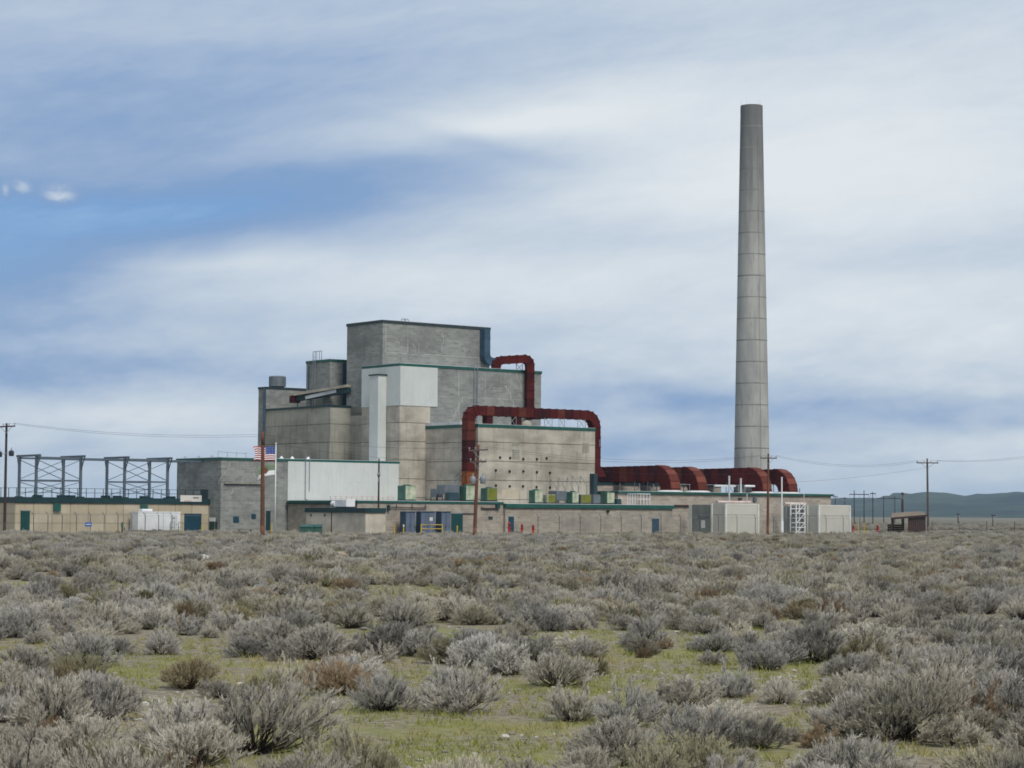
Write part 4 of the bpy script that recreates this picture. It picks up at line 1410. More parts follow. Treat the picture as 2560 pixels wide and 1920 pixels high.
# ================================================================== ground-level equipment in front of the wing
BB = BN - 2.3
for i, (x0, xc, x1, lab) in enumerate(((1000, 1014, 1039, 'blue steel cabinet, the left of three by the green double door'),
                                       (1040, 1052, 1088, 'wide blue steel cabinet behind the yellow guard rail'),
                                       (1089, 1103, 1127, 'blue steel cabinet right next to the green double door'))):
    a, z = onb(xc, 1279.5, BB)
    a1 = onb(x1, 1279.5, BB)[0]
    b1 = min(ona(x0, 1280, a)[0], BN - .05)
    C_ = thing('equipment_cabinet', lab, 'cabinet', (a, BB, 0), PLANT, 'blue cabinets along the wing')
    c = MB().box(a, a1, BB, b1, .1, z).build('casing', 'cabinet_blue_deep', C_, bevel=.03)
    m_ = (a + a1) / 2
    for p, q in ((a + .04, m_ - .02), (m_ + .02, a1 - .04)):
        d_ = MB().box(p, q, BB - .035, BB + .01, .2, z - .12).build('door', 'cabinet_blue', C_)
        MB().box(q - .1, q - .05, BB - .07, BB - .033, 1.0, 1.25).build('handle', 'steel_dark', d_)
    MB().box(a - .04, a1 + .04, BB - .06, b1, z, z + .06).build('lid', 'cabinet_blue', C_)
    MB().box(a - .05, a1 + .05, BB - .05, b1, 0, .1).build('plinth', 'concrete', C_)


def bollard(px, Y, top, mat, label, name='bollard', r=.07, cap=None, group='bollards in front of the wing'):
    x, y, z = at(px, top, Y)
    T_ = thing(name, label, 'bollard', (x, y, 0), WORLD, group)
    MB().lathe((x, y, 0), [(r, 0), (r, z - .05), (r * .8, z - .01), (r * .2, z)], 10).build('post', mat, T_)
    MB().lathe((x, y, 0), [(r * 1.9, 0), (r * 1.9, .04)], 10).build('foot_plate', 'concrete', T_)
    if cap:
        MB().lathe((x, y, z - .25), [(r * 1.25, 0), (r * 1.25, .2)], 10).build('collar', cap, T_)
    return T_


bollard(986, 243, 1312, 'safety_yellow', 'yellow bollard, the left of two in front of the blue cabinets', cap='safety_yellow')
bollard(1009, 244, 1311, 'safety_yellow', 'yellow bollard with a white band, right of its plain twin', cap='white_paint')
bollard(1143, 247, 1314, 'safety_yellow', 'yellow bollard in front of the green double door', cap='safety_yellow')
bollard(660, 240, 1309, 'safety_yellow', 'yellow post beside the brown pole at the dark door')
bollard(679, 240, 1309, 'safety_yellow', 'yellow post between the dark door and the flagpole')
bollard(828, 243, 1318, 'safety_yellow', 'short yellow post against the small annex')
bollard(2145, 300, 1308, 'safety_yellow', 'yellow bollard right of the second beige shed, the left of two')
bollard(2161, 302, 1308, 'safety_yellow', 'yellow bollard right of the second beige shed, the right of two')
bollard(853, 244, 1311, 'hydrant_red', 'thin red post by the annex wall', r=.05)
bollard(883, 244, 1311, 'hydrant_red', 'red post left of the round red valve', r=.05)
bollard(897, 244, 1318, 'hydrant_red', 'short dark red post beside the round red valve', r=.06)
bollard(505, 236, 1315, 'safety_yellow', 'yellow bollard right of the blue roller door', r=.1)


def hydrant(px, Y, top, label, wheel=False):
    x, y, z = at(px, top, Y)
    T_ = thing('fire_hydrant', label, 'hydrant', (x, y, 0), WORLD, 'red hydrants')
    MB().lathe((x, y, 0), [(.20, 0), (.20, .06), (.13, .08), (.12, z - .28), (.17, z - .24), (.17, z - .18), (.12, z - .10), (.03, z)], 12).build('barrel', 'hydrant_red', T_, True)
    for s_ in (-1, 1):
        MB().tube((x, y, z * .6), (x + s_ * .22, y, z * .6), .06).build('outlet', 'hydrant_red', T_)
    if wheel:
        MB().tube((x, y - .2, z * .62), (x, y - .28, z * .62), .36, n=16).build('hand_wheel', 'hydrant_red', T_)


hydrant(911, 243.5, 1311, 'round red valve with a hand wheel by the dark pole', True)
hydrant(1273, 251, 1305, 'tall red hydrant in front of the blue wing door')
hydrant(1305, 254, 1309, 'red hydrant just right of the blue wing door')
hydrant(1333, 257, 1311, 'red hydrant farthest right along the front wing')
hydrant(2133, 300, 1311, 'red hydrant at the corner of the second beige shed')
hydrant(2194, 305, 1312, 'lone red hydrant left of the timber shelter')
# yellow guard rail
Yg = 243
x0, x1 = at(1053, 1312, Yg)[0], at(1106, 1312, Yg)[0]
zt = at(1080, 1312, Yg)[2]
GR_ = thing('guard_rail', 'yellow tubular guard rail in front of the blue cabinets', 'railing', (x0, Yg, 0), WORLD)
for x in (x0, x1):
    MB().tube((x, Yg, 0), (x, Yg, zt + .08), .075).build('post', 'safety_yellow', GR_)
for z in (zt, zt - .45):
    MB().tube((x0, Yg, z), (x1, Yg, z), .05).build('rail', 'safety_yellow', GR_)
# small sign on a stake before the cabinets
x, y, z = at(1078, 1297, 242.4)
SS = thing('sign', 'small pale square sign on a stake above the yellow guard rail', 'sign', (x, y, 0), WORLD)
MB().tube((x, y, 0), (x, y, z - .2), .03).build('stake', 'galvanised', SS)
MB().box(x - .18, x + .18, y - .03, y - .01, z - .22, z + .16).build('sign_panel', 'sign_face', SS)
# dumpsters
for px, lab, dz in ((768, 'dark green dumpster, the left of two beside the annex', .0), (788, 'dark green dumpster, the right of two beside the annex', .05)):
    x, y, _ = at(px, 1320, 239 + (px > 780) * .7)
    D_ = thing('dumpster', lab, 'dumpster', (x, y, 0), WORLD, 'dumpsters by the annex')
    w = .72
    bd_ = MB().hexa([(x - w, y - .6, .12), (x + w, y - .6, .12), (x + w, y + .6, .12), (x - w, y + .6, .12)],
                    [(x - w, y - .75, 1.05), (x + w, y - .75, 1.05), (x + w, y + .7, 1.25 + dz), (x - w, y + .7, 1.25 + dz)]).build('bin', 'unit_green', D_)
    MB().hexa([(x - w - .04, y - .8, 1.06), (x + w + .04, y - .8, 1.06), (x + w + .04, y + .72, 1.27 + dz), (x - w - .04, y + .72, 1.27 + dz)],
              [(x - w - .04, y - .8, 1.12), (x + w + .04, y - .8, 1.12), (x + w + .04, y + .72, 1.34 + dz), (x - w - .04, y + .72, 1.34 + dz)]).build('lid', 'trim_green', D_)
    for sx_ in (-1, 1):
        MB().tube((x + sx_ * .5 - .03, y - .5, .1), (x + sx_ * .5 + .03, y - .5, .1), .1, n=10).build('caster', 'tyre', D_)
# picnic table
x, y, _ = at(612, 1322, 238)
PT = thing('picnic_table', 'brown timber picnic table by the grey side block', 'picnic table', (x, y, 0), WORLD)
for k in range(4):
    MB().box(x - .9, x + .9, y - .36 + k * .185, y - .36 + k * .185 + .165, .74, .78).build('top_plank', 'wood_pole', PT)
for s_ in (-1, 1):
    MB().box(x - .9, x + .9, y + s_ * .72 - .13, y + s_ * .72 + .13, .43, .47).build('bench_plank', 'wood_pole', PT)
for s_ in (-.65, .65):
    MB().bar((x + s_, y - .55, 0), (x + s_, y - .2, .74), .09).bar((x + s_, y + .55, 0), (x + s_, y + .2, .74), .09).bar((x + s_, y - .75, .40), (x + s_, y + .75, .40), .09).build('trestle', 'wood_pole', PT)

# ================================================================== white trailer
bT_ = BE - 2.6
(a0, zt), (a1, _) = onb(*fe(1470, 1190), bT_), onb(*fe(1920, 1195), bT_)
b1 = ona(*fe(1388, 1190), a0)[0]
TR = thing('trailer', 'white box trailer with a side door and roof unit by the tan building', 'trailer', (a0, bT_, 0))
tb = MB().box(a0, a1, bT_, b1, .55, zt).build('body', 'white_paint', TR, bevel=.05)
MB().box(a0 - .03, a1 + .03, bT_ - .03, b1 + .03, zt - .10, zt + .05).build('roof_rim', 'white_paint', TR)
w_ = a1 - a0
for t_ in (.16, .59):
    MB().box(a0 + w_ * t_ - .02, a0 + w_ * t_ + .02, bT_ - .015, bT_ + .01, .6, zt - .12).build('panel_seam', 'galvanised', tb)
d0 = a0 + w_ * .77
dr = MB().box(d0, d0 + w_ * .15, bT_ - .03, bT_ + .01, .6, zt - .35).build('door', 'cladding_white', TR)
MB().box(d0 + .25, d0 + .5, bT_ - .04, bT_ - .028, 1.9, 2.0).build('door_sign', 'steel_dark', dr)
MB().box(d0 + w_ * .13, d0 + w_ * .14, bT_ - .07, bT_ - .028, 1.2, 1.32).build('handle', 'steel_dark', dr)
ac = onb(*fe(1552, 1180), bT_ + 1)[0]
MB().box(ac - .65, ac + .65, bT_ + .6, bT_ + 1.6, zt + .052, zt + .34).build('roof_unit', 'white_paint', TR, bevel=.08)
for k in (.38, .52):
    for b in (bT_ + .12, b1 - .12):
        wl = MB().tube((a0 + w_ * k, b - .12, .36), (a0 + w_ * k, b + .12, .36), .36, n=18).build('wheel', 'tyre', TR)
        MB().tube((a0 + w_ * k, b - .13, .36), (a0 + w_ * k, b + .13, .36), .18, n=12).build('rim', 'galvanised', wl)
MB().bar((a0 + .1, bT_ + .5, .5), (a0 - 1.3, bT_ + 1.1, .48), .12).bar((a0 + .1, b1 - .5, .5), (a0 - 1.3, bT_ + 1.1, .48), .12).build('drawbar', 'steel_dark', TR)
MB().tube((a0 - 1.1, bT_ + 1.1, 0), (a0 - 1.1, bT_ + 1.1, .9), .06).build('jack', 'steel_dark', TR)
stp = MB()
for k in range(3):
    stp.box(d0 - .1, d0 + w_ * .15 + .1, bT_ - 1.1 + k * .3, bT_ - .82 + k * .3, .12 + k * .18, .17 + k * .18)
stp.box(d0 - .1, d0 - .05, bT_ - 1.1, bT_ - .1, .02, .5).box(d0 + w_ * .15 + .05, d0 + w_ * .15 + .1, bT_ - 1.1, bT_ - .1, .02, .5)
stp.build('steps', 'galvanised', TR)
sr = MB()
for a in (d0 - .12, d0 + w_ * .15 + .12):
    for b in (bT_ - 1.1, bT_ - .15):
        sr.tube((a, b, 0), (a, b, 1.5), .03)
    sr.tube((a, bT_ - 1.1, 1.5), (a, bT_ - .15, 1.5), .03).tube((a, bT_ - 1.1, .9), (a, bT_ - .15, .9), .025)
sr.build('step_rail', 'galvanised', TR)
# utility pedestal and low junk beside the trailer
x, y, z = at(*fe(1300, 1300), 233)
PD = thing('utility_pedestal', 'dark green utility post left of the white trailer', 'utility box', (x, y, 0), WORLD)
MB().box(x - .07, x + .07, y - .06, y + .06, 0, z).build('post', 'rail_dark', PD)
MB().box(x - .12, x + .12, y - .12, y - .061, z - .5, z - .1).build('meter_box', 'unit_green', PD)

# ================================================================== beige sheds at the right
def shed(xl, xc, xr, yt, b, xs, lab):
    a, z = onb(xc, yt, b)
    a1 = onb(xr, yt, b)[0]
    b1 = ona(xl, yt, a)[0]
    b2 = min(ona(xs, yt + 3, a)[0], BQ - .2)
    S_ = thing('storage_shed', lab, 'shed', (a, b, 0), PLANT, 'beige sheds before the fan house')
    zm = z * .66
    for k, (p, q) in enumerate(((0.05, zm - .015), (zm + .015, z))):
        MB().box(a, a1, b, b1, p, q).build('wall_panel', 'shed_panel', S_)
    MB().box(a + .04, a1 - .04, b + .04, b1 - .04, 0, z - .02).build('frame_core', 'steel_dark', S_)
    for (p, q) in ((a, b), (a1, b), (a, b1)):
        MB().box(p - .12, p + .12, q - .12, q + .12, 0, z + .04).build('corner_trim', 'shed_trim', S_)
    MB().box(a + .13, a1 - .13, b - .025, b - .002, z - .1, z + .03).build('eave_trim', 'shed_trim', S_)
    MB().box(a + .15, a1 - .15, b + .15, b1 - .15, z + .002, z + .06).build('roof_sheet', 'shed_panel', S_)
    sc_ = MB().box(a + .1, a + .5, b1 + .13, b2, 0, z - .12).build('lean_to_screen', 'screen_grey', S_)  # screen in its own dark grey-green
    sc_['label'] = 'dark grey-green ribbed screen beside the shed'
    bm_ = b1 + (b2 - b1) * .45
    MB().box(a + .07, a + .098, bm_ - .35, bm_ + .35, 1.0, 2.0).build('notice', 'white_paint' if xs < 1900 else 'screen_grey', sc_)
    MB().box(a + .04, a + .098, b1 + .6, b2 - 1.2, 2.3, 2.45).build('ledge', 'wood_dark', sc_)
    MB().box(a + .05, a + .45, b2 + .01, b2 + .5, 0, z - .1).build('end_post', 'shed_trim', sc_)
    return a, a1, b1, z


s1 = shed(1780, 1814, 1895, 1259.5, -17.2, 1728, 'beige ribbed metal shed with white corner trims, left of the two')
s2 = shed(2019, 2047, 2124, 1263.5, -17.2, 1958, 'beige ribbed metal shed with white corner trims, rightmost of the two')


def run_pipe(x0, x1, y, b, lab, r=.2):
    (a0, z), (a1, _) = onb(x0, y, b), onb(x1, y, b)
    T_ = thing('overhead_pipe', lab, 'pipe', (a0, b, 0), PLANT, 'pinkish pipes over the sheds')
    p = MB().tube((a0, b, z), (a1, b, z), r, n=12).build('pipe', 'pipe_pink', T_)
    for a in (a0, a1):
        MB().tube((a - .06, b, z), (a + .06, b, z), r * 1.35, n=12).build('flange', 'pipe_pink', p)
    for a in (a0 + .3, a1 - .3):
        MB().tube((a, b, 0), (a, b, z - r + .01), .07).build('pipe_post', 'galvanised', T_)


run_pipe(1793, 1874, 1255.5, -13.0, 'pinkish pipe showing above the left beige shed')
run_pipe(1961, 2012, 1259.5, -13.6, 'pinkish pipe left of the right beige shed')


def vent(px, y0, b, z0, lab, r=.12, mat='flashing', name='vent_pipe'):
    a, z = onb(px, y0, b)
    T_ = thing(name, lab, 'pipe', (a, b, z0), PLANT, 'upright vent pipes')
    MB().tube((a, b, z0), (a, b, z), r, n=10).build('pipe', mat, T_)
    MB().tube((a, b, z0), (a, b, z0 + .12), r * 1.8, n=10).build('collar', mat, T_)
    MB().tube((a, b, z - .05), (a, b, z + .06), r * 1.2, n=10).build('cap', mat, T_)


vent(1823, 1191, -12.0, 0, 'tall pale vent pipe rising behind the left beige shed')
vent(1852, 1197, BQ + 1.0, ZQ + .14, 'short white vent pipe on the fan house roof')
vent(1867.5, 1236, -12.4, 0, 'thin pale vent pipe above the right end of the left beige shed', .07)
vent(2010, 1236, -14.5, 0, 'thin pinkish mast above the white ladder tower', .06, 'pipe_pink')
vent(1999, 1166 + 56, BQ + .8, ZQ + .14, 'slender dark mast on the fan house roof near its right end', .05, 'steel_dark')

# white ladder tower
bL_ = -16.0
a0, zt = onb(1990, 1258, bL_)
a1 = onb(2012, 1258, bL_)[0]
LT = thing('ladder_tower', 'white tubular ladder tower with rungs left of the right beige shed', 'ladder', (a0, bL_, 0))
for a, b in ((a0, bL_), (a1, bL_), (a0, bL_ + 1.0), (a1, bL_ + 1.0)):
    MB().box(a - .07, a + .07, b - .07, b + .07, 0, zt).build('post', 'white_paint', LT)
for k in range(7):
    z = .5 + k * (zt - .6) / 6
    for b in (bL_, bL_ + 1.0):
        MB().box(a0 + .071, a1 - .071, b - .05, b + .05, z - .05, z + .05).build('rung', 'white_paint', LT)
for k in range(3):
    z = .5 + k * (zt - .6) / 3
    MB().bar((a0 + .1, bL_ - .08, z), (a1 - .1, bL_ - .08, z + (zt - .6) / 3), .07).build('brace', 'white_paint', LT)

# light pole
x, y, z = at(1954.5, 1194, 278)
LP = thing('lamp_post', 'slim white steel post with a thicker foot between the two beige sheds', 'post', (x, y, 0), WORLD)
MB().tube((x, y, 1.9), (x, y, z), .10, .09, n=12).build('shaft', 'white_paint', LP)
MB().tube((x, y, 0), (x, y, 1.9), .21, .20, n=12).build('foot', 'white_paint', LP)
MB().tube((x, y, z), (x, y, z + .08), .13, n=12).build('cap', 'white_paint', LP)

# ================================================================== utility poles and wires
def pole(px, py, Y, r, mat, label, arms=(), cans=(), lean=0.0, name='utility_pole'):
    x, y, z = at(px, py, Y)
    T_ = thing(name, label, 'utility pole', (x - lean, y, 0), WORLD, 'timber utility poles')
    mb = MB()
    for k in range(8):
        t0, t1 = k / 8, (k + 1) / 8
        mb.tube((x - lean * (1 - t0), y, z * t0), (x - lean * (1 - t1), y, z * t1), r * (1 - .32 * t0), r * (1 - .32 * t1), 12, k in (0, 7))
    mb.build('shaft', mat, T_, True)
    tips = []
    for (dz, half, tilt) in arms:
        za = z - dz
        ar = MB().bar((x - half, y - .16, za - tilt), (x + half, y - .16, za + tilt), .12, .14).build('crossarm', mat if mat != 'wood_pole' else 'wood_weathered', T_)
        for k in range(4):
            xx = x - half * .92 + 2 * half * .92 * k / 3
            zz = za + tilt * (xx - x) / half
            MB().lathe((xx, y - .16, zz + .07), [(.03, 0), (.03, .10), (.075, .12), (.075, .20), (.03, .26)], 8).build('insulator', 'insulator', ar)
            tips.append((xx, y - .16, zz + .33))
        MB().bar((x, y - .15, za - .7), (x - half * .6, y - .15, za - .05), .05).bar((x, y - .15, za - .7), (x + half * .6, y - .15, za - .05), .05).build('arm_brace', 'galvanised', ar)
    for (dxp, dz, h_, rad, m_) in cans:
        c = MB().lathe((x + dxp, y - .25, z - dz), [(rad * .9, 0), (rad, .05), (rad, h_ - .1), (rad * .9, h_), (rad * .2, h_ + .06)], 16).build('transformer', m_, T_, True)
        MB().lathe((x + dxp, y - .25, z - dz + h_ + .05), [(.05, 0), (.09, .08), (.05, .16), (.08, .24), (.03, .30)], 8).build('bushing', 'insulator', c)
        MB().bar((x, y - .1, z - dz + h_ * .6), (x + dxp, y - .25, z - dz + h_ * .6), .08).build('bracket', 'galvanised', c)
    return np.array([x, y, z]), tips


p0, t0 = pole(16.5, 1058, 226, .17, 'wood_dark', 'dark utility pole with two black transformers at the left edge', ((.35, .95, .05),), ((-.62, 3.55, .55, .27, 'steel_dark'), (.62, 3.45, .55, .27, 'steel_dark')))
p1, t1 = pole(657, 1079, 214, .235, 'wood_pole', 'thick reddish-brown utility pole standing in front of the flags', (), (), -.1)
p2, t2 = pole(947.5, 1146, 240, .12, 'wood_dark', 'slim dark pole in front of the long white cladding', ((1.95, .14, 0),))
p3, t3 = pole(1196, 1112, 222, .20, 'wood_pole', 'brown utility pole with two grey transformers before the vent block', ((.55, 1.0, .06), (1.75, .85, 0)), ((-.52, 4.05, .75, .29, 'galvanised'), (.50, 4.0, .75, .29, 'galvanised')), .35)
p4, t4 = pole(1921, 1134, 262, .17, 'wood_pole', 'reddish utility pole with one crossarm in front of the smokestack', ((.55, 1.0, 0),), (), .1)
p5, t5 = pole(2318, 1146, 287, .17, 'wood_weathered', 'grey weathered utility pole standing beside the timber shelter', ((.6, 1.45, 0),), (), -.08)
p6, t6 = pole(2830, 1085, 262, .17, 'wood_weathered', 'weathered utility pole beyond the right edge of the view', ((.5, 1.4, 0),))


def wire(p, q, sag, label, r=.011, group='overhead wires'):
    p, q = np.array(p, float), np.array(q, float)
    pts = [p + (q - p) * t - np.array([0, 0, 4 * sag * t * (1 - t)]) for t in np.linspace(0, 1, 15)]
    mb = MB().poly_tube([x - p for x in pts], r, 5)
    o = mb.build('overhead_wire', 'wire_black')
    o.location = p
    tag(o, label, 'wire', group)


wire(t0[3], p1 + np.array([0, 0, -.25]), .55, 'upper wire from the leftmost pole to the thick brown pole')
wire(t0[2], p1 + np.array([-.1, 0, -.45]), .6, 'lower wire from the leftmost pole to the thick brown pole')
wire(p1 + np.array([.1, 0, -.3]), t3[0], .55, 'upper wire from the thick brown pole to the pole with grey transformers')
wire(p1 + np.array([.1, 0, -.9]), t3[4], .7, 'lower wire from the thick brown pole to the pole with grey transformers')
wire(t3[3], t4[0], 1.0, 'upper wire crossing before the vent block to the pole at the smokestack')
wire(t3[2], t4[1], 1.25, 'middle wire crossing before the vent block to the pole at the smokestack')
wire(t3[7], p4 + np.array([-.1, 0, -2.3]), .8, 'lowest wire crossing before the vent block to the pole at the smokestack')
wire(t4[3], t5[0], .9, 'upper wire from the smokestack pole to the weathered pole')
wire(t4[2], t5[1], 1.1, 'middle wire from the smokestack pole to the weathered pole')
wire(p4 + np.array([.1, 0, -3.6]), p5 + np.array([-.1, 0, -1.2]), .35, 'lowest wire from the smokestack pole to the weathered pole')
wire(t5[3], t6[0], 1.0, 'upper wire leaving the weathered pole to the right')
wire(t5[2], t6[1], 1.2, 'lower wire leaving the weathered pole to the right')

# ================================================================== flagpole and flags
fx, fy, fz = at(690, 1112, 226)
FP = thing('flagpole', 'slender white flagpole with a ball on top', 'flagpole', (fx, fy, 0), WORLD)
MB().tube((fx, fy, 0), (fx, fy, fz), .075, .045, n=12).build('shaft', 'white_paint', FP, True)
MB().lathe((fx, fy, fz), [(.02, 0), (.09, .05), (.11, .11), (.09, .17), (.02, .22)], 12).build('finial', 'white_paint', FP, True)
MB().tube((fx, fy, 0), (fx, fy, .35), .16, .12, n=12).build('foot', 'galvanised', FP)


def flag(name, label, mat, hoist_top, hoist_bot, fly, droop, amp, ph, yo=0.0, out=(1.0, 1.0)):
    """cloth streaming from the pole to the left: hoist edge at the pole, folds across, bottom swinging"""
    nu, nv = 26, 12
    V, Fc, UVs = [], [], []
    for i in range(nu + 1):
        u = i / nu
        for j in range(nv + 1):
            v = j / nv
            L_ = fly * (1 - .10 * math.sin(PI * v) * u)
            x = fx - .1 - L_ * u * (1 - .06 * u)
            z = hoist_bot + (hoist_top - hoist_bot) * v + droop * u * u * (1.2 - v * .35) + .06 * math.sin(3 * PI * u + ph) * u
            yy = fy + yo + amp * math.sin(2.4 * PI * u + ph + v * 1.1) * (0.25 + u)
            V.append((x, yy, z))
            UVs.append((u, v))
    m_ = nv + 1
    for i in range(nu):
        for j in range(nv):
            Fc.append((i * m_ + j, i * m_ + j + 1, (i + 1) * m_ + j + 1, (i + 1) * m_ + j))
    mb = MB()
    mb.v, mb.f = V, Fc
    o = solo(mb, name, mat, label, 'flag', (fx, fy, hoist_bot), WORLD, 'flags on the flagpole', True)
    uvl = o.data.uv_layers.new(name='UVMap')
    for lp in o.data.loops:
        uvl.data[lp.index].uv = UVs[lp.vertex_index]
    md = o.modifiers.new('cloth', 'SOLIDIFY')
    md.thickness = .012
    return o


zt_, zb_ = at(685, 1117, fy)[2], at(685, 1152, fy)[2]
flag('flag', 'red and white striped flag with a blue starred corner streaming from the flagpole', 'flag_stripes', zt_, zb_, 2.45, .02, .16, .4)
zt_, zb_ = at(683, 1160, fy)[2], at(683, 1188, fy)[2]
flag('flag', 'green over white flag with a brown emblem, lowest on the flagpole', 'flag_green', zt_, zb_, 1.95, -.45, .16, 2.2)

# ================================================================== chain-link fences
def fence(pts, lab, post_h=2.2, step=3.2, fr=PLANT, mesh=True, arm=True, px=.035):
    P = [np.array(p, float) for p in pts]
    T_ = thing('chain_link_fence', lab, 'fence', (P[0][0], P[0][1], 0), fr)
    hgt = post_h - .35 if arm else post_h
    post = None
    for p, q in zip(P, P[1:]):
        L_ = np.linalg.norm(q - p)
        n = max(1, round(L_ / step))
        d = (q - p) / L_
        nrm = np.array([d[1], -d[0]])
        for k in range(n + 1):
            c = p + (q - p) * k / n
            m_ = MB().tube((c[0], c[1], 0), (c[0], c[1], hgt), px, n=6)
            if arm:
                m_.tube((c[0], c[1], hgt), (c[0] - d[0] * .28, c[1] - d[1] * .28, hgt + .36), px * .7, n=5)
            m_.build('post', 'steel_dark', T_)
        r = MB().tube((p[0], p[1], hgt - .03), (q[0], q[1], hgt - .03), .016, n=5)
        if arm:
            for k in range(3):
                s = .10 + k * .12
                r.tube((p[0] - d[0] * s * .8, p[1] - d[1] * s * .8, hgt + s), (q[0] - d[0] * s * .8, q[1] - d[1] * s * .8, hgt + s), .006, n=4)
        r.build('top_wire', 'galvanised', T_)
        if mesh:
            e = nrm * .04
            m_ = MB()
            m_.v += [(p[0] + e[0], p[1] + e[1], .05), (q[0] + e[0], q[1] + e[1], .05), (q[0] + e[0], q[1] + e[1], hgt), (p[0] + e[0], p[1] + e[1], hgt)]
            m_.f.append((0, 1, 2, 3))
            m_.build('mesh_panel', 'chain_link', T_)


bF = -19.6
fence([(onb(1345, 1300, bF)[0], bF), (onb(2150, 1300, bF)[0], bF)], 'tall chain-link fence with angled barbed-wire arms before the front wing and sheds', 2.75)
fence([(onb(84, 1300, -1.4)[0], -1.4), (onb(430, 1300, -1.4)[0], -1.4)], 'chain-link fence in front of the tan panelled building', 2.6, 1.75)
pA, pB = at(2330, 1300, 318), at(2900, 1300, 300)
fence([(pA[0], pA[1]), (pB[0], pB[1])], 'low chain-link fence crossing the scrub at the far right', 2.0, 4.0, WORLD, True, False, .04)
# notice on the left fence
(a, z1), (a1, z0) = onb(*fe(905, 1300), -1.5), onb(*fe(972, 1345), -1.5)
NS = thing('sign', 'small blue notice hung on the fence before the tan building', 'sign', (a, -1.5, z0))
MB().box(a, a1, -1.56, -1.52, z0, z1).build('sign_panel', 'sign_blue', NS)
MB().box(a + .1, a1 - .1, -1.567, -1.558, z0 + (z1 - z0) * .4, z0 + (z1 - z0) * .6).build('lettering', 'sign_face', NS)

# ================================================================== timber shelter and far poles
Ys = 300
xL, xM, xR = at(2228, 1300, Ys)[0], at(2272, 1300, Ys)[0], at(2314, 1300, Ys)[0]
zL, zR = at(2240, 1289, Ys)[2], at(2314, 1283, Ys)[2]
SH = thing('timber_shelter', 'dark brown open timber shelter with a slanting tan roof', 'shelter', (xL, Ys, 0), WORLD)
dp = 4.5
rf = MB().hexa([(xL - .1, Ys - .3, zL - .45), (xR + .2, Ys - .3, zR - .35), (xR + .2, Ys + dp, zR + .15), (xL + .9, Ys + dp, zL + .2)],
               [(xL - .1, Ys - .3, zL - .30), (xR + .2, Ys - .3, zR - .20), (xR + .2, Ys + dp, zR + .30), (xL + .9, Ys + dp, zL + .35)])
rf.build('roof', 'shelter_roof', SH)
MB().bar((xL - .1, Ys - .32, zL - .42), (xR + .2, Ys - .32, zR - .32), .08, .28).build('fascia', 'shelter_wood', SH)
for x, y in ((xL + .1, Ys), (xL + 1.0, Ys + dp - .4), (xM, Ys), (xM, Ys + dp - .4)):
    MB().box(x - .09, x + .09, y - .09, y + .09, 0, zL - .35).build('post', 'shelter_wood', SH)
n = 9
for k in range(n):
    w = (xR - xM) / n
    MB().box(xM + k * w + .01, xM + (k + 1) * w - .01, Ys - .05, Ys, 0.05, zL - .46 + (zR - zL) * (.55 + .45 * k / n)).build('plank', 'shelter_wood', SH)
for k in range(5):
    MB().box(xL + .2, xM - .1, Ys + dp - .35, Ys + dp - .3, .05 + k * .30, .05 + k * .30 + .26).build('back_plank', 'shelter_wood', SH)
MB().box(xL + .2, xM - .1, Ys - .02, Ys + .03, .25, .4).build('rail', 'shelter_wood', SH)


def hframe(xs, ytop, ybar, Y, lab, over=1.0, r=.16):
    pts = [at(x, ytop, Y) for x in xs]
    T_ = thing('transmission_pole', lab, 'power pole', (pts[0][0], Y, 0), WORLD, 'far transmission poles')
    for p in pts:
        MB().tube((p[0], Y, 0), (p[0], Y, p[2]), r, r * .7, n=8).build('shaft', 'wood_dark', T_)
    zb = at(xs[0], ybar, Y)[2]
    a, b = pts[0][0] - over, pts[-1][0] + over
    MB().box(a, b, Y - .30, Y - .17, zb - .12, zb + .12).build('crossarm', 'wood_dark', T_)
    for x in (a + .1, (a + b) / 2, b - .1):
        MB().tube((x, Y - .23, zb - 1.0), (x, Y - .23, zb - .1), .06, n=6).build('insulator', 'insulator', T_)


hframe((2135.5, 2160), 1226, 1236, 620, 'far twin-legged transmission pole right of the second beige shed', 1.4)
hframe((2209, 2237), 1240, 1246, 700, 'fainter twin-legged transmission pole left of the timber shelter', 2.4)
hframe((2182,), 1230, 1234, 600, 'far single transmission pole between two twin-legged ones', .8)
hframe((2256,), 1231, 1236, 480, 'thick dark far pole rising behind the timber shelter', .35, .30)
hframe((2088,), 1238, 1242, 760, 'far pole just beyond the right end of the fan house', .9)
hframe((2112,), 1243, 1246, 800, 'thin far pole above the right beige shed', .9)
hframe((2395,), 1283, 1286, 700, 'short far post out on the plain at the right', .6, .2)
hframe((2482,), 1287, 1289, 500, 'short far post near the right edge of the plain', .5, .14)


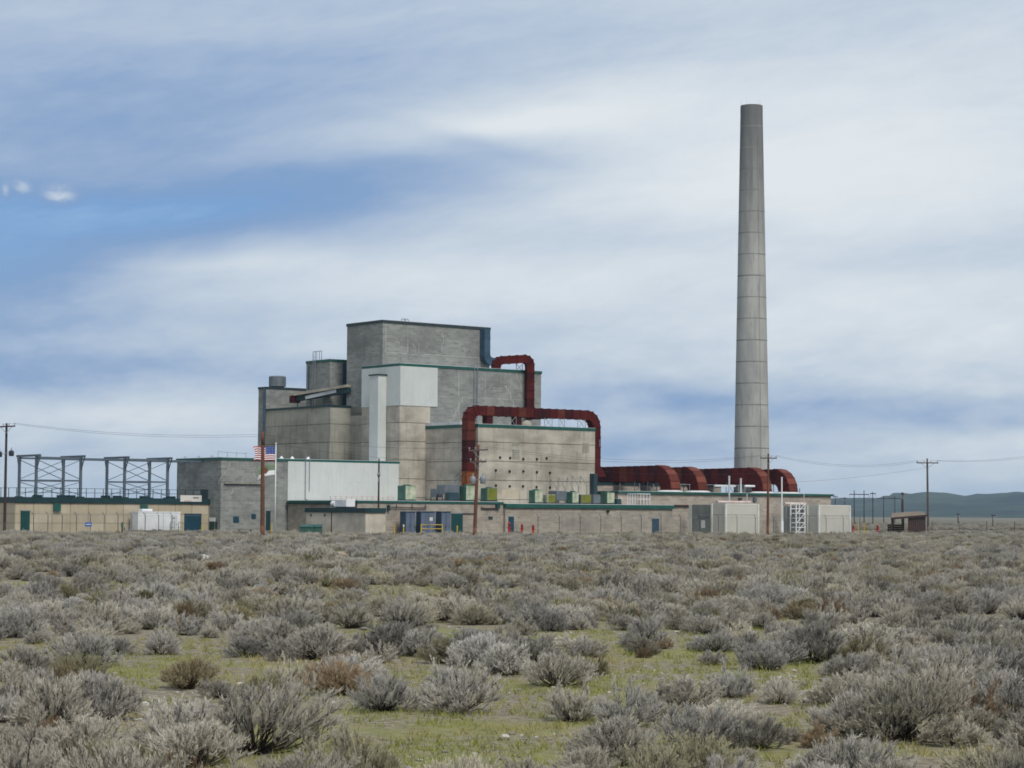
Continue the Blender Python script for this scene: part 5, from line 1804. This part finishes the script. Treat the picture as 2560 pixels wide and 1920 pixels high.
# ================================================================== scrubland
def scrub_mat(name, wood):
    m, N, bs, t = base_mat(name, 1.0, 0, 0.05)
    ah = N.n('ShaderNodeAttribute', attribute_type='INSTANCER', attribute_name='hue').outputs['Fac']
    av = N.n('ShaderNodeAttribute', attribute_type='INSTANCER', attribute_name='val').outputs['Fac']
    if wood:
        col = N.ramp(ah, [(0.0, (0.045, 0.038, 0.033)), (0.60, (0.042, 0.035, 0.030)), (0.85, (0.055, 0.034, 0.022)), (1.0, (0.080, 0.044, 0.024))])
    else:
        col = N.ramp(ah, [(0.0, (0.430, 0.412, 0.380)), (0.30, (0.465, 0.430, 0.360)), (0.55, (0.440, 0.405, 0.290)), (0.72, (0.245, 0.235, 0.125)),
                          (0.86, (0.330, 0.250, 0.160)), (1.0, (0.270, 0.180, 0.110))])
        n = N.noise(t, 2.2, 3, 0.6)
        col = N.mix(N.m('MULTIPLY', N.step(n, 0.35, 0.70), 0.35), col, (0.33, 0.30, 0.235, 1))
    v = N.m('ADD', 0.62, N.m('MULTIPLY', av, 0.76))
    col = N.mix(1.0, col, N.xyz(v, v, v), 'MULTIPLY')
    N.put(bs.inputs['Base Color'], col)


scrub_mat('sage_leaf', False)
scrub_mat('sage_wood', True)


def strips(P, Q, width, rng):
    """thin tapered blades from P to Q (n,3): one triangle each"""
    n = len(P)
    d = Q - P
    r = rng.normal(size=(n, 3))
    s = np.cross(d, r)
    s /= np.linalg.norm(s, axis=1, keepdims=True) + 1e-9
    w = np.asarray(width).reshape(-1, 1)
    V = np.empty((n * 3, 3))
    V[0::3] = P - s * w / 2
    V[1::3] = P + s * w / 2
    V[2::3] = Q
    return V


def quads(P, Q, w0, w1, rng):
    n = len(P)
    d = Q - P
    s = np.cross(d, rng.normal(size=(n, 3)))
    s /= np.linalg.norm(s, axis=1, keepdims=True) + 1e-9
    w0, w1 = np.asarray(w0).reshape(-1, 1), np.asarray(w1).reshape(-1, 1)
    V = np.empty((n * 6, 3))
    V[0::6], V[1::6], V[2::6] = P - s * w0 / 2, P + s * w0 / 2, Q + s * w1 / 2
    V[3::6], V[4::6], V[5::6] = P - s * w0 / 2, Q + s * w1 / 2, Q - s * w1 / 2
    return V


def shrub_mesh(name, seed, H=0.9, Rr=0.65, n_stem=46, tw=17, lv=9, open_=0.0, upright=0.5, lumps=5):
    rng = np.random.default_rng(seed)
    # uneven crown: a few lobes pull the outline out or in
    la, lt, ls = rng.uniform(0, 2 * PI, lumps), rng.uniform(.2, 1.3, lumps), rng.uniform(-.20, .20, lumps)
    phi = rng.uniform(0, 2 * PI, n_stem)
    th = np.arccos(1 - rng.uniform(0, 1, n_stem) * (1 - math.cos(math.radians(80))))

    def reach(phi, th):
        f = 1.0
        for a, t, s in zip(la, lt, ls):
            f = f + s * np.exp(-((np.cos(phi - a) - 1) ** 2 * 2.0 + (th - t) ** 2 * 3.0))
        return f
    R = 1 / np.sqrt((np.sin(th) / Rr) ** 2 + (np.cos(th) / H) ** 2) * reach(phi, th) * rng.uniform(.88, 1.02, n_stem)
    D = np.stack([np.sin(th) * np.cos(phi), np.sin(th) * np.sin(phi), np.cos(th)], 1)
    base = rng.normal(0, .05, (n_stem, 3)) * np.array([1, 1, 0])
    wood, leaf = [], []

    def stem(t):                                  # rising, outward-bowed stems
        t = np.asarray(t).reshape(-1, 1) if np.ndim(t) else t
        return None
    tt = np.linspace(0, 1, 6)
    pts = []
    wob = rng.normal(0, .035, (n_stem, 6, 3))
    for k, t in enumerate(tt):
        out = D * (R * t)[:, None]
        out[:, 2] = D[:, 2] * R * (t ** 1.0) * (0.82 + .18 * t) + .10 * R * math.sin(PI * t) * (-.5) * np.sin(th)
        pts.append(base + out + wob[:, k] * t)
    for k in range(5):
        w0 = .020 * (1 - tt[k] * .85) * np.ones(n_stem)
        w1 = .020 * (1 - tt[k + 1] * .85) * np.ones(n_stem)
        wood.append(quads(pts[k], pts[k + 1], w0, w1, rng))
        wood.append(quads(pts[k], pts[k + 1], w0, w1, rng))
    pts = np.stack(pts, 1)
    # twigs
    i = np.repeat(np.arange(n_stem), tw)
    t = rng.uniform(.40 + open_ * .15, 1.0, len(i)) ** .65
    kk = np.clip((t * 5).astype(int), 0, 4)
    fr_ = t * 5 - kk
    o = pts[i, kk] * (1 - fr_)[:, None] + pts[i, kk + 1] * fr_[:, None]
    dr_ = D[i] * .8 + rng.normal(0, .38, (len(i), 3)) + np.array([0, 0, upright])
    dr_ /= np.linalg.norm(dr_, axis=1, keepdims=True)
    ln = rng.uniform(.07, .20, len(i)) * (1.15 - .35 * t)
    e = o + dr_ * ln[:, None]
    e[:, 2] = np.maximum(e[:, 2], .02)
    wood.append(strips(o, e, np.full(len(i), .008), rng))
    # leaves and seed stalks along the twigs
    j = np.repeat(np.arange(len(i)), lv)
    s = rng.uniform(.15, 1.05, len(j))
    p = o[j] + (e - o)[j] * s[:, None]
    d2 = dr_[j] * 1.0 + rng.normal(0, .30, (len(j), 3)) + np.array([0, 0, upright * .5])
    d2 /= np.linalg.norm(d2, axis=1, keepdims=True)
    q = p + d2 * rng.uniform(.03, .075, len(j))[:, None]
    leaf.append(strips(p, q, rng.uniform(.0055, .0105, len(j)), rng))
    # fine upright wisps over the crown
    nw = n_stem * 14
    i = rng.integers(0, n_stem, nw)
    p = pts[i, 5] * rng.uniform(.86, 1.0, nw)[:, None] + rng.normal(0, .05, (nw, 3))
    d3 = D[i] * .45 + np.array([0, 0, 1.0]) + rng.normal(0, .25, (nw, 3))
    d3 /= np.linalg.norm(d3, axis=1, keepdims=True)
    leaf.append(strips(p, p + d3 * rng.uniform(.04, .12, nw)[:, None], np.full(nw, .0055), rng))
    Vw, Vl = np.concatenate(wood), np.concatenate(leaf)
    V = np.concatenate([Vw, Vl])
    V[:, 2] = np.maximum(V[:, 2], 0.0)
    n = len(V) // 3
    me = bpy.data.meshes.new(name)
    me.vertices.add(len(V))
    me.vertices.foreach_set('co', V.astype(np.float32).ravel())
    me.loops.add(len(V))
    me.loops.foreach_set('vertex_index', np.arange(len(V), dtype=np.int32))
    me.polygons.add(n)
    me.polygons.foreach_set('loop_start', np.arange(0, len(V), 3, dtype=np.int32))
    me.polygons.foreach_set('loop_total', np.full(n, 3, dtype=np.int32))
    mi = np.ones(n, dtype=np.int32)
    mi[:len(Vw) // 3] = 0
    me.materials.append(MATS['sage_wood'])
    me.materials.append(MATS['sage_leaf'])
    me.polygons.foreach_set('material_index', mi)
    me.update()
    return me


PROTO = [shrub_mesh('sagebrush', 11, .72, .62, 64, 18, 22),
         shrub_mesh('sagebrush', 12, .62, .72, 74, 17, 22, 0, .4, 6),
         shrub_mesh('sagebrush', 13, .80, .52, 58, 18, 22, 0, .8, 5),
         shrub_mesh('sagebrush', 15, .52, .64, 60, 17, 22, 0, .5, 6),
         shrub_mesh('sagebrush', 15, .66, .80, 84, 17, 22, 0, .5, 8),
         shrub_mesh('sagebrush', 16, .58, .50, 50, 17, 22, 0, .7, 4),
         shrub_mesh('sagebrush', 17, .72, .66, 44, 16, 22, .5, .7, 7),
         shrub_mesh('sagebrush', 18, .46, .74, 68, 17, 22, 0, .3, 6)]


def vnoise(x, y, s, seed):
    rng = np.random.default_rng(seed)
    T = rng.random((128, 128))
    u, v = x * s + 500, y * s + 500
    i, j = np.floor(u).astype(int), np.floor(v).astype(int)
    f, g = u - i, v - j
    f, g = f * f * (3 - 2 * f), g * g * (3 - 2 * g)
    a, b, c, d = T[i % 128, j % 128], T[(i + 1) % 128, j % 128], T[i % 128, (j + 1) % 128], T[(i + 1) % 128, (j + 1) % 128]
    return (a * (1 - f) + b * f) * (1 - g) + (c * (1 - f) + d * f) * g


def open_ground(x, y):
    """bare and grassy clearings seen in the scrub (0 = scrub, 1 = open)"""
    o = np.zeros_like(x)
    for px, py, rx, ry in ((560, 1478, 15.0, 5.5), (1000, 1585, 4.0, 3.2), (1140, 1600, 3.2, 2.2), (430, 1765, 1.3, 1.1), (720, 1760, 1.4, 1.0), (1030, 1905, 1.3, 1.1), (160, 1470, 5, 5), (330, 1800, .8, 1.0), (600, 1565, 2.4, 1.8), (1500, 1600, 2.6, 1.2),
                           (2350, 1585, 4.5, 4.0), (1500, 1585, 2.0, 1.5), (2060, 1720, 1.3, 1.2), (2480, 1500, 5.0, 3.0), (1640, 1680, 1.6, 1.2), (1350, 1850, .9, .8)):
        g = ground(px, py)
        o = np.maximum(o, np.exp(-(((x - g[0]) / rx) ** 2 + ((y - g[1]) / ry) ** 2) ** 2 * 1.2))
    return o


def scatter(step, seed, ymax, keep):
    rng = np.random.default_rng(seed)
    xs, ys = np.meshgrid(np.arange(-200, 330, step), np.arange(17.0, ymax, step))
    x = (xs + rng.uniform(-.48, .48, xs.shape) * step).ravel()
    y = (ys + rng.uniform(-.48, .48, ys.shape) * step).ravel()
    a = (x - OG[0]) * UA[0] + (y - OG[1]) * UA[1]
    b = (x - OG[0]) * VA[0] + (y - OG[1]) * VA[1]
    ok = np.abs(x) < .265 * y + 15.0
    yard = ((a > -53) & (a < -16) & (b > -2.2)) | ((a >= -16) & (a < 5) & (b > -18.8)) | ((a >= 5) & (a < 86) & (b > -20.0)) | ((a > -53) & (b > 12))
    ok &= ~(yard & (b < 60)) & ~((b >= 60) & (a < 86))
    ok &= ~((y > 290) & (x < 55)) | (a < -56)
    # far plain thins out into the ground itself
    ok &= (y < 250) | (rng.random(len(x)) < np.clip(1.0 - (y - 250) / 420, .12, 1))
    cl_ = np.clip(vnoise(x, y, .11, 1) * .55 + vnoise(x, y, .31, 2) * .45, 0, 1)
    p = np.clip((cl_ - .205) * 3.1, .22, 1.0) * keep * (1 - .97 * open_ground(x, y))
    ok &= rng.random(len(x)) < p
    return x[ok], y[ok], rng


x1, y1, rg = scatter(1.04, 21, 760, .80)
sc1 = np.clip(rg.lognormal(-.37, .24, len(x1)), .34, 1.0)
x2, y2, rg2 = scatter(1.25, 22, 240, .38)
sc2 = np.clip(rg2.lognormal(-.85, .25, len(x2)), .25, .6)
SX, SY, SS_ = np.concatenate([x1, x2]), np.concatenate([y1, y2]), np.concatenate([sc1, sc2])
ns = len(SX)
rg = np.random.default_rng(77)
SR = rg.uniform(0, 2 * PI, ns)
SI = rg.integers(0, len(PROTO), ns)
reg = vnoise(SX, SY, .05, 6)
SH_ = np.clip(rg.normal(.22, .15, ns) + (reg - .5) * .35, 0, .62)
browny = rg.random(ns) < (.05 + .12 * np.clip(vnoise(SX, SY, .16, 9) * 1.6 - .45, 0, 1) + .05 * (SX > SY * .05))
SH_[browny] = rg.uniform(.74, 1.0, browny.sum())
grn = (rg.random(ns) < .05) & ~browny
SH_[grn] = rg.uniform(.62, .73, grn.sum())
SV = np.clip(rg.normal(.48, .26, ns), 0, 1)
SS_[browny] *= .8
# largest in view become bushes of their own, the rest is one sea of scrub
vis = np.abs(SX) < .240 * SY
vis &= (SY > 21.0)
score = np.where(vis, SS_ / SY, 0)
order = np.argsort(-score)
near = order[:300]
isnear = np.zeros(ns, bool)
isnear[near] = True
first = {}
named = {}
for i in near:
    o = bpy.data.objects.new('sagebrush', PROTO[SI[i]])
    COL.objects.link(o)
    o.location = (SX[i], SY[i], -.01)
    o.rotation_euler = (rg.normal(0, .05), rg.normal(0, .05), SR[i])
    s = SS_[i]
    o.scale = (s, s, s * rg.uniform(.88, 1.12))
    o['hue'], o['val'] = float(SH_[i]), float(SV[i])
    kind = 'rust-brown dried bush' if SH_[i] > .73 else 'olive-green bush' if SH_[i] > .6 else 'pale grey sagebrush' if SV[i] > .6 else 'dark grey sagebrush' if SV[i] < .34 else 'grey-green sagebrush'
    q = SX[i] / SY[i]
    where = 'at the left edge' if q < -.15 else 'left of centre' if q < -.05 else 'in the centre' if q < .05 else 'right of centre' if q < .15 else 'at the right edge'
    row = 'closest to the viewer' if SY[i] < 30 else 'in the near foreground' if SY[i] < 42 else 'in the middle scrub'
    tag(o, f'{kind} {where} {row}', 'bush', f'{kind} {row}')
    named.setdefault(o['label'], []).append((q, o))
    first.setdefault(int(SI[i]), o)

for lb_, lst in named.items():                      # look-alikes are told apart by their order from the left
    if len(lst) > 1:
        for k, (q, o) in enumerate(sorted(lst, key=lambda t: t[0])):
            o['label'] = f'{lb_}, ' + ('leftmost' if k == 0 else 'rightmost' if k == len(lst) - 1 else f'number {k + 1} from left')


def stuff_points(name, X_, Y_, S_, R_, I_, H_, V_, objs, label, cat):
    me = bpy.data.meshes.new(name)
    n = len(X_)
    me.vertices.add(n)
    co = np.stack([X_, Y_, np.full(n, -.01)], 1).astype(np.float32)
    me.vertices.foreach_set('co', co.ravel())
    for nm, arr in (('scl', S_), ('rot', R_), ('hue', H_), ('val', V_)):
        a = me.attributes.new(nm, 'FLOAT', 'POINT')
        a.data.foreach_set('value', np.asarray(arr, np.float32))
    a = me.attributes.new('idx', 'INT', 'POINT')
    a.data.foreach_set('value', np.asarray(I_, np.int32))
    o = bpy.data.objects.new(name, me)
    COL.objects.link(o)
    ng = bpy.data.node_groups.new(name, 'GeometryNodeTree')
    ng.interface.new_socket('Geometry', in_out='INPUT', socket_type='NodeSocketGeometry')
    ng.interface.new_socket('Geometry', in_out='OUTPUT', socket_type='NodeSocketGeometry')
    G = ng.nodes
    gi, go = G.new('NodeGroupInput'), G.new('NodeGroupOutput')
    iop = G.new('GeometryNodeInstanceOnPoints')
    jn = G.new('GeometryNodeJoinGeometry')
    for ob in objs:
        oi = G.new('GeometryNodeObjectInfo')
        oi.transform_space = 'ORIGINAL'
        oi.inputs['Object'].default_value = ob
        oi.inputs['As Instance'].default_value = True
        ng.links.new(oi.outputs['Geometry'], jn.inputs[0])

    def attr(nm, dt):
        x = G.new('GeometryNodeInputNamedAttribute')
        x.data_type = dt
        x.inputs['Name'].default_value = nm
        return x.outputs[0]
    cx = G.new('ShaderNodeCombineXYZ')
    ng.links.new(attr('rot', 'FLOAT'), cx.inputs[2])
    ng.links.new(gi.outputs[0], iop.inputs['Points'])
    ng.links.new(jn.outputs[0], iop.inputs['Instance'])
    iop.inputs['Pick Instance'].default_value = True
    ng.links.new(attr('idx', 'INT'), iop.inputs['Instance Index'])
    ng.links.new(cx.outputs[0], iop.inputs['Rotation'])
    ng.links.new(attr('scl', 'FLOAT'), iop.inputs['Scale'])
    ng.links.new(iop.outputs[0], go.inputs[0])
    md = o.modifiers.new('scatter', 'NODES')
    md.node_group = ng
    o['kind'] = 'stuff'
    tag(o, label, cat)
    return o


f_ = ~isnear
stuff_points('sagebrush_field', SX[f_], SY[f_], SS_[f_], SR[f_], SI[f_], SH_[f_], SV[f_], [first[k] for k in sorted(first)],
             'sea of grey sagebrush stretching from the foreground to the buildings', 'scrub')


# stones and low grass
def icoball(rng, c, r):
    bm = bmesh.new()
    bmesh.ops.create_icosphere(bm, subdivisions=1, radius=1.0)
    V = np.array([v.co[:] for v in bm.verts])
    Fc = [[v.index for v in f.verts] for f in bm.faces]
    bm.free()
    return V, Fc


IV, IF = icoball(None, None, None)


def boulder(px, py, wpx, hpx, mat, label, back=False):
    g = ground(px, py)
    s = g[1] / 5400
    rng = np.random.default_rng(int(px))
    bm = bmesh.new()
    bmesh.ops.create_icosphere(bm, subdivisions=3, radius=1.0)
    w, h = wpx * s / 2, hpx * s
    dirs = rng.normal(size=(14, 3))
    dirs /= np.linalg.norm(dirs, axis=1, keepdims=True)
    cut = rng.uniform(.72, .98, 14)
    mb = MB()
    for v in bm.verts:
        p = np.array(v.co)
        for d, c in zip(dirs, cut):
            k = p @ d - c
            if k > 0:
                p = p - d * k
        mb.v.append((g[0] + p[0] * w, g[1] + p[1] * w * .8, h * .45 + p[2] * h * .62))
    mb.f = [tuple(v.index for v in f.verts) for f in bm.faces]
    bm.free()
    solo(mb, 'boulder', mat, label, 'boulder', (g[0], g[1], 0), WORLD, 'boulders in the scrub')


boulder(514, 1412, 36, 26, 'boulder_white', 'pale boulder showing between bushes on the left of the scrub')
boulder(846, 1403, 46, 24, 'boulder_tan', 'rounded tan boulder far back in the scrub below the dark pole')
boulder(684, 1759, 28, 12, 'boulder_white', 'flat white stone on the green patch left of centre')
boulder(421, 1562, 30, 17, 'boulder_white', 'pale stone beside a bush left of centre')
boulder(1262, 1850, 26, 14, 'boulder_white', 'small white stone half hidden between the closest bushes')


def stones(n, seed):
    rng = np.random.default_rng(seed)
    y = 18 + 94 * rng.random(n) ** 1.3
    x = rng.uniform(-1, 1, n) * (.27 * y + 9)
    w = vnoise(x, y, .12, 31) * .5 + open_ground(x, y) * .8 + rng.random(n) * .25
    k = w > .46
    x, y = x[k], y[k]
    n = len(x)
    r = np.clip(rng.lognormal(-3.75, .5, n), .012, .10)
    cs = rng.normal(1, .15, (n, len(IV), 1))
    V = IV[None] * r[:, None, None] * cs * np.stack([rng.uniform(.9, 1.5, n), rng.uniform(.8, 1.2, n), rng.uniform(.45, .8, n)], 1)[:, None, :]
    V += np.stack([x, y, r * .25], 1)[:, None, :]
    F_ = (np.array(IF)[None] + (np.arange(n) * len(IV))[:, None, None]).reshape(-1, 3)
    me = bpy.data.meshes.new('stones')
    me.from_pydata(V.reshape(-1, 3).tolist(), [], F_.tolist())
    o = bpy.data.objects.new('stones', me)
    COL.objects.link(o)
    m, N, bs, t = base_mat('pebble', .95)
    rn_ = N.n('ShaderNodeNewGeometry').outputs['Random Per Island']
    N.put(bs.inputs['Base Color'], N.ramp(rn_, [(0, (.13, .12, .105)), (.6, (.25, .235, .205)), (1, (.46, .445, .41))]))
    me.materials.append(m)
    o['kind'] = 'stuff'
    tag(o, 'pale pebbles and cobbles strewn over the bare patches', 'stones')


stones(24000, 5)


def grass(n, seed):
    rng = np.random.default_rng(seed)
    y = 17 + 80 * rng.random(n) ** 1.2
    x = rng.uniform(-1, 1, n) * (.27 * y + 9)
    k = (vnoise(x, y, .14, 41) * .6 + vnoise(x, y, .6, 42) * .25 + open_ground(x, y) * .3) > .46
    x, y = x[k], y[k]
    n = len(x)
    nb = 9
    P = np.repeat(np.stack([x, y, np.zeros(n)], 1), nb, 0)
    P[:, :2] += rng.normal(0, .05, (n * nb, 2))
    h = rng.uniform(.03, .10, n * nb) * np.repeat(rng.uniform(.5, 1.5, n), nb)
    Q = P + np.stack([rng.normal(0, .5, n * nb) * h, rng.normal(0, .5, n * nb) * h, h], 1)
    V = strips(P, Q, np.full(n * nb, .012), rng)
    m_ = len(V) // 3
    me = bpy.data.meshes.new('grass')
    me.vertices.add(len(V))
    me.vertices.foreach_set('co', V.astype(np.float32).ravel())
    me.loops.add(len(V))
    me.loops.foreach_set('vertex_index', np.arange(len(V), dtype=np.int32))
    me.polygons.add(m_)
    me.polygons.foreach_set('loop_start', np.arange(0, len(V), 3, dtype=np.int32))
    me.polygons.foreach_set('loop_total', np.full(m_, 3, dtype=np.int32))
    me.update()
    m, N, bs, t = base_mat('grass', 1.0, 0, .05)
    nz = N.noise(t, .35, 4, .6)
    N.put(bs.inputs['Base Color'], N.ramp(nz, [(.35, (.200, .225, .050)), (.52, (.250, .250, .080)), (.68, (.350, .285, .150))]))
    me.materials.append(m)
    o = bpy.data.objects.new('grass', me)
    COL.objects.link(o)
    o['kind'] = 'stuff'
    tag(o, 'short green and straw-coloured grass between the bushes', 'grass')


grass(44000, 6)

# ================================================================== air
hm = bpy.data.materials.new('air')
hm.use_nodes = True
hm.node_tree.nodes.clear()
H_ = NB(hm.node_tree)
pv = H_.n('ShaderNodeVolumePrincipled')
pv.inputs['Color'].default_value = (0.60, 0.80, 1.0, 1)
pv.inputs['Density'].default_value = 5.5e-5
pv.inputs['Anisotropy'].default_value = 0.0
ho = H_.n('ShaderNodeOutputMaterial')
hm.node_tree.links.new(pv.outputs[0], ho.inputs['Volume'])
MATS['air'] = hm
hz_ = MB().box(-GR - 50, GR + 50, -GR - 50, GR + 50, -3.0, 130.0).build('haze', 'air')
hz_['kind'] = 'stuff'
tag(hz_, 'thin pale haze softening the far hills', 'haze')

for o in bpy.data.objects:
    if '_o' in o:
        del o['_o']
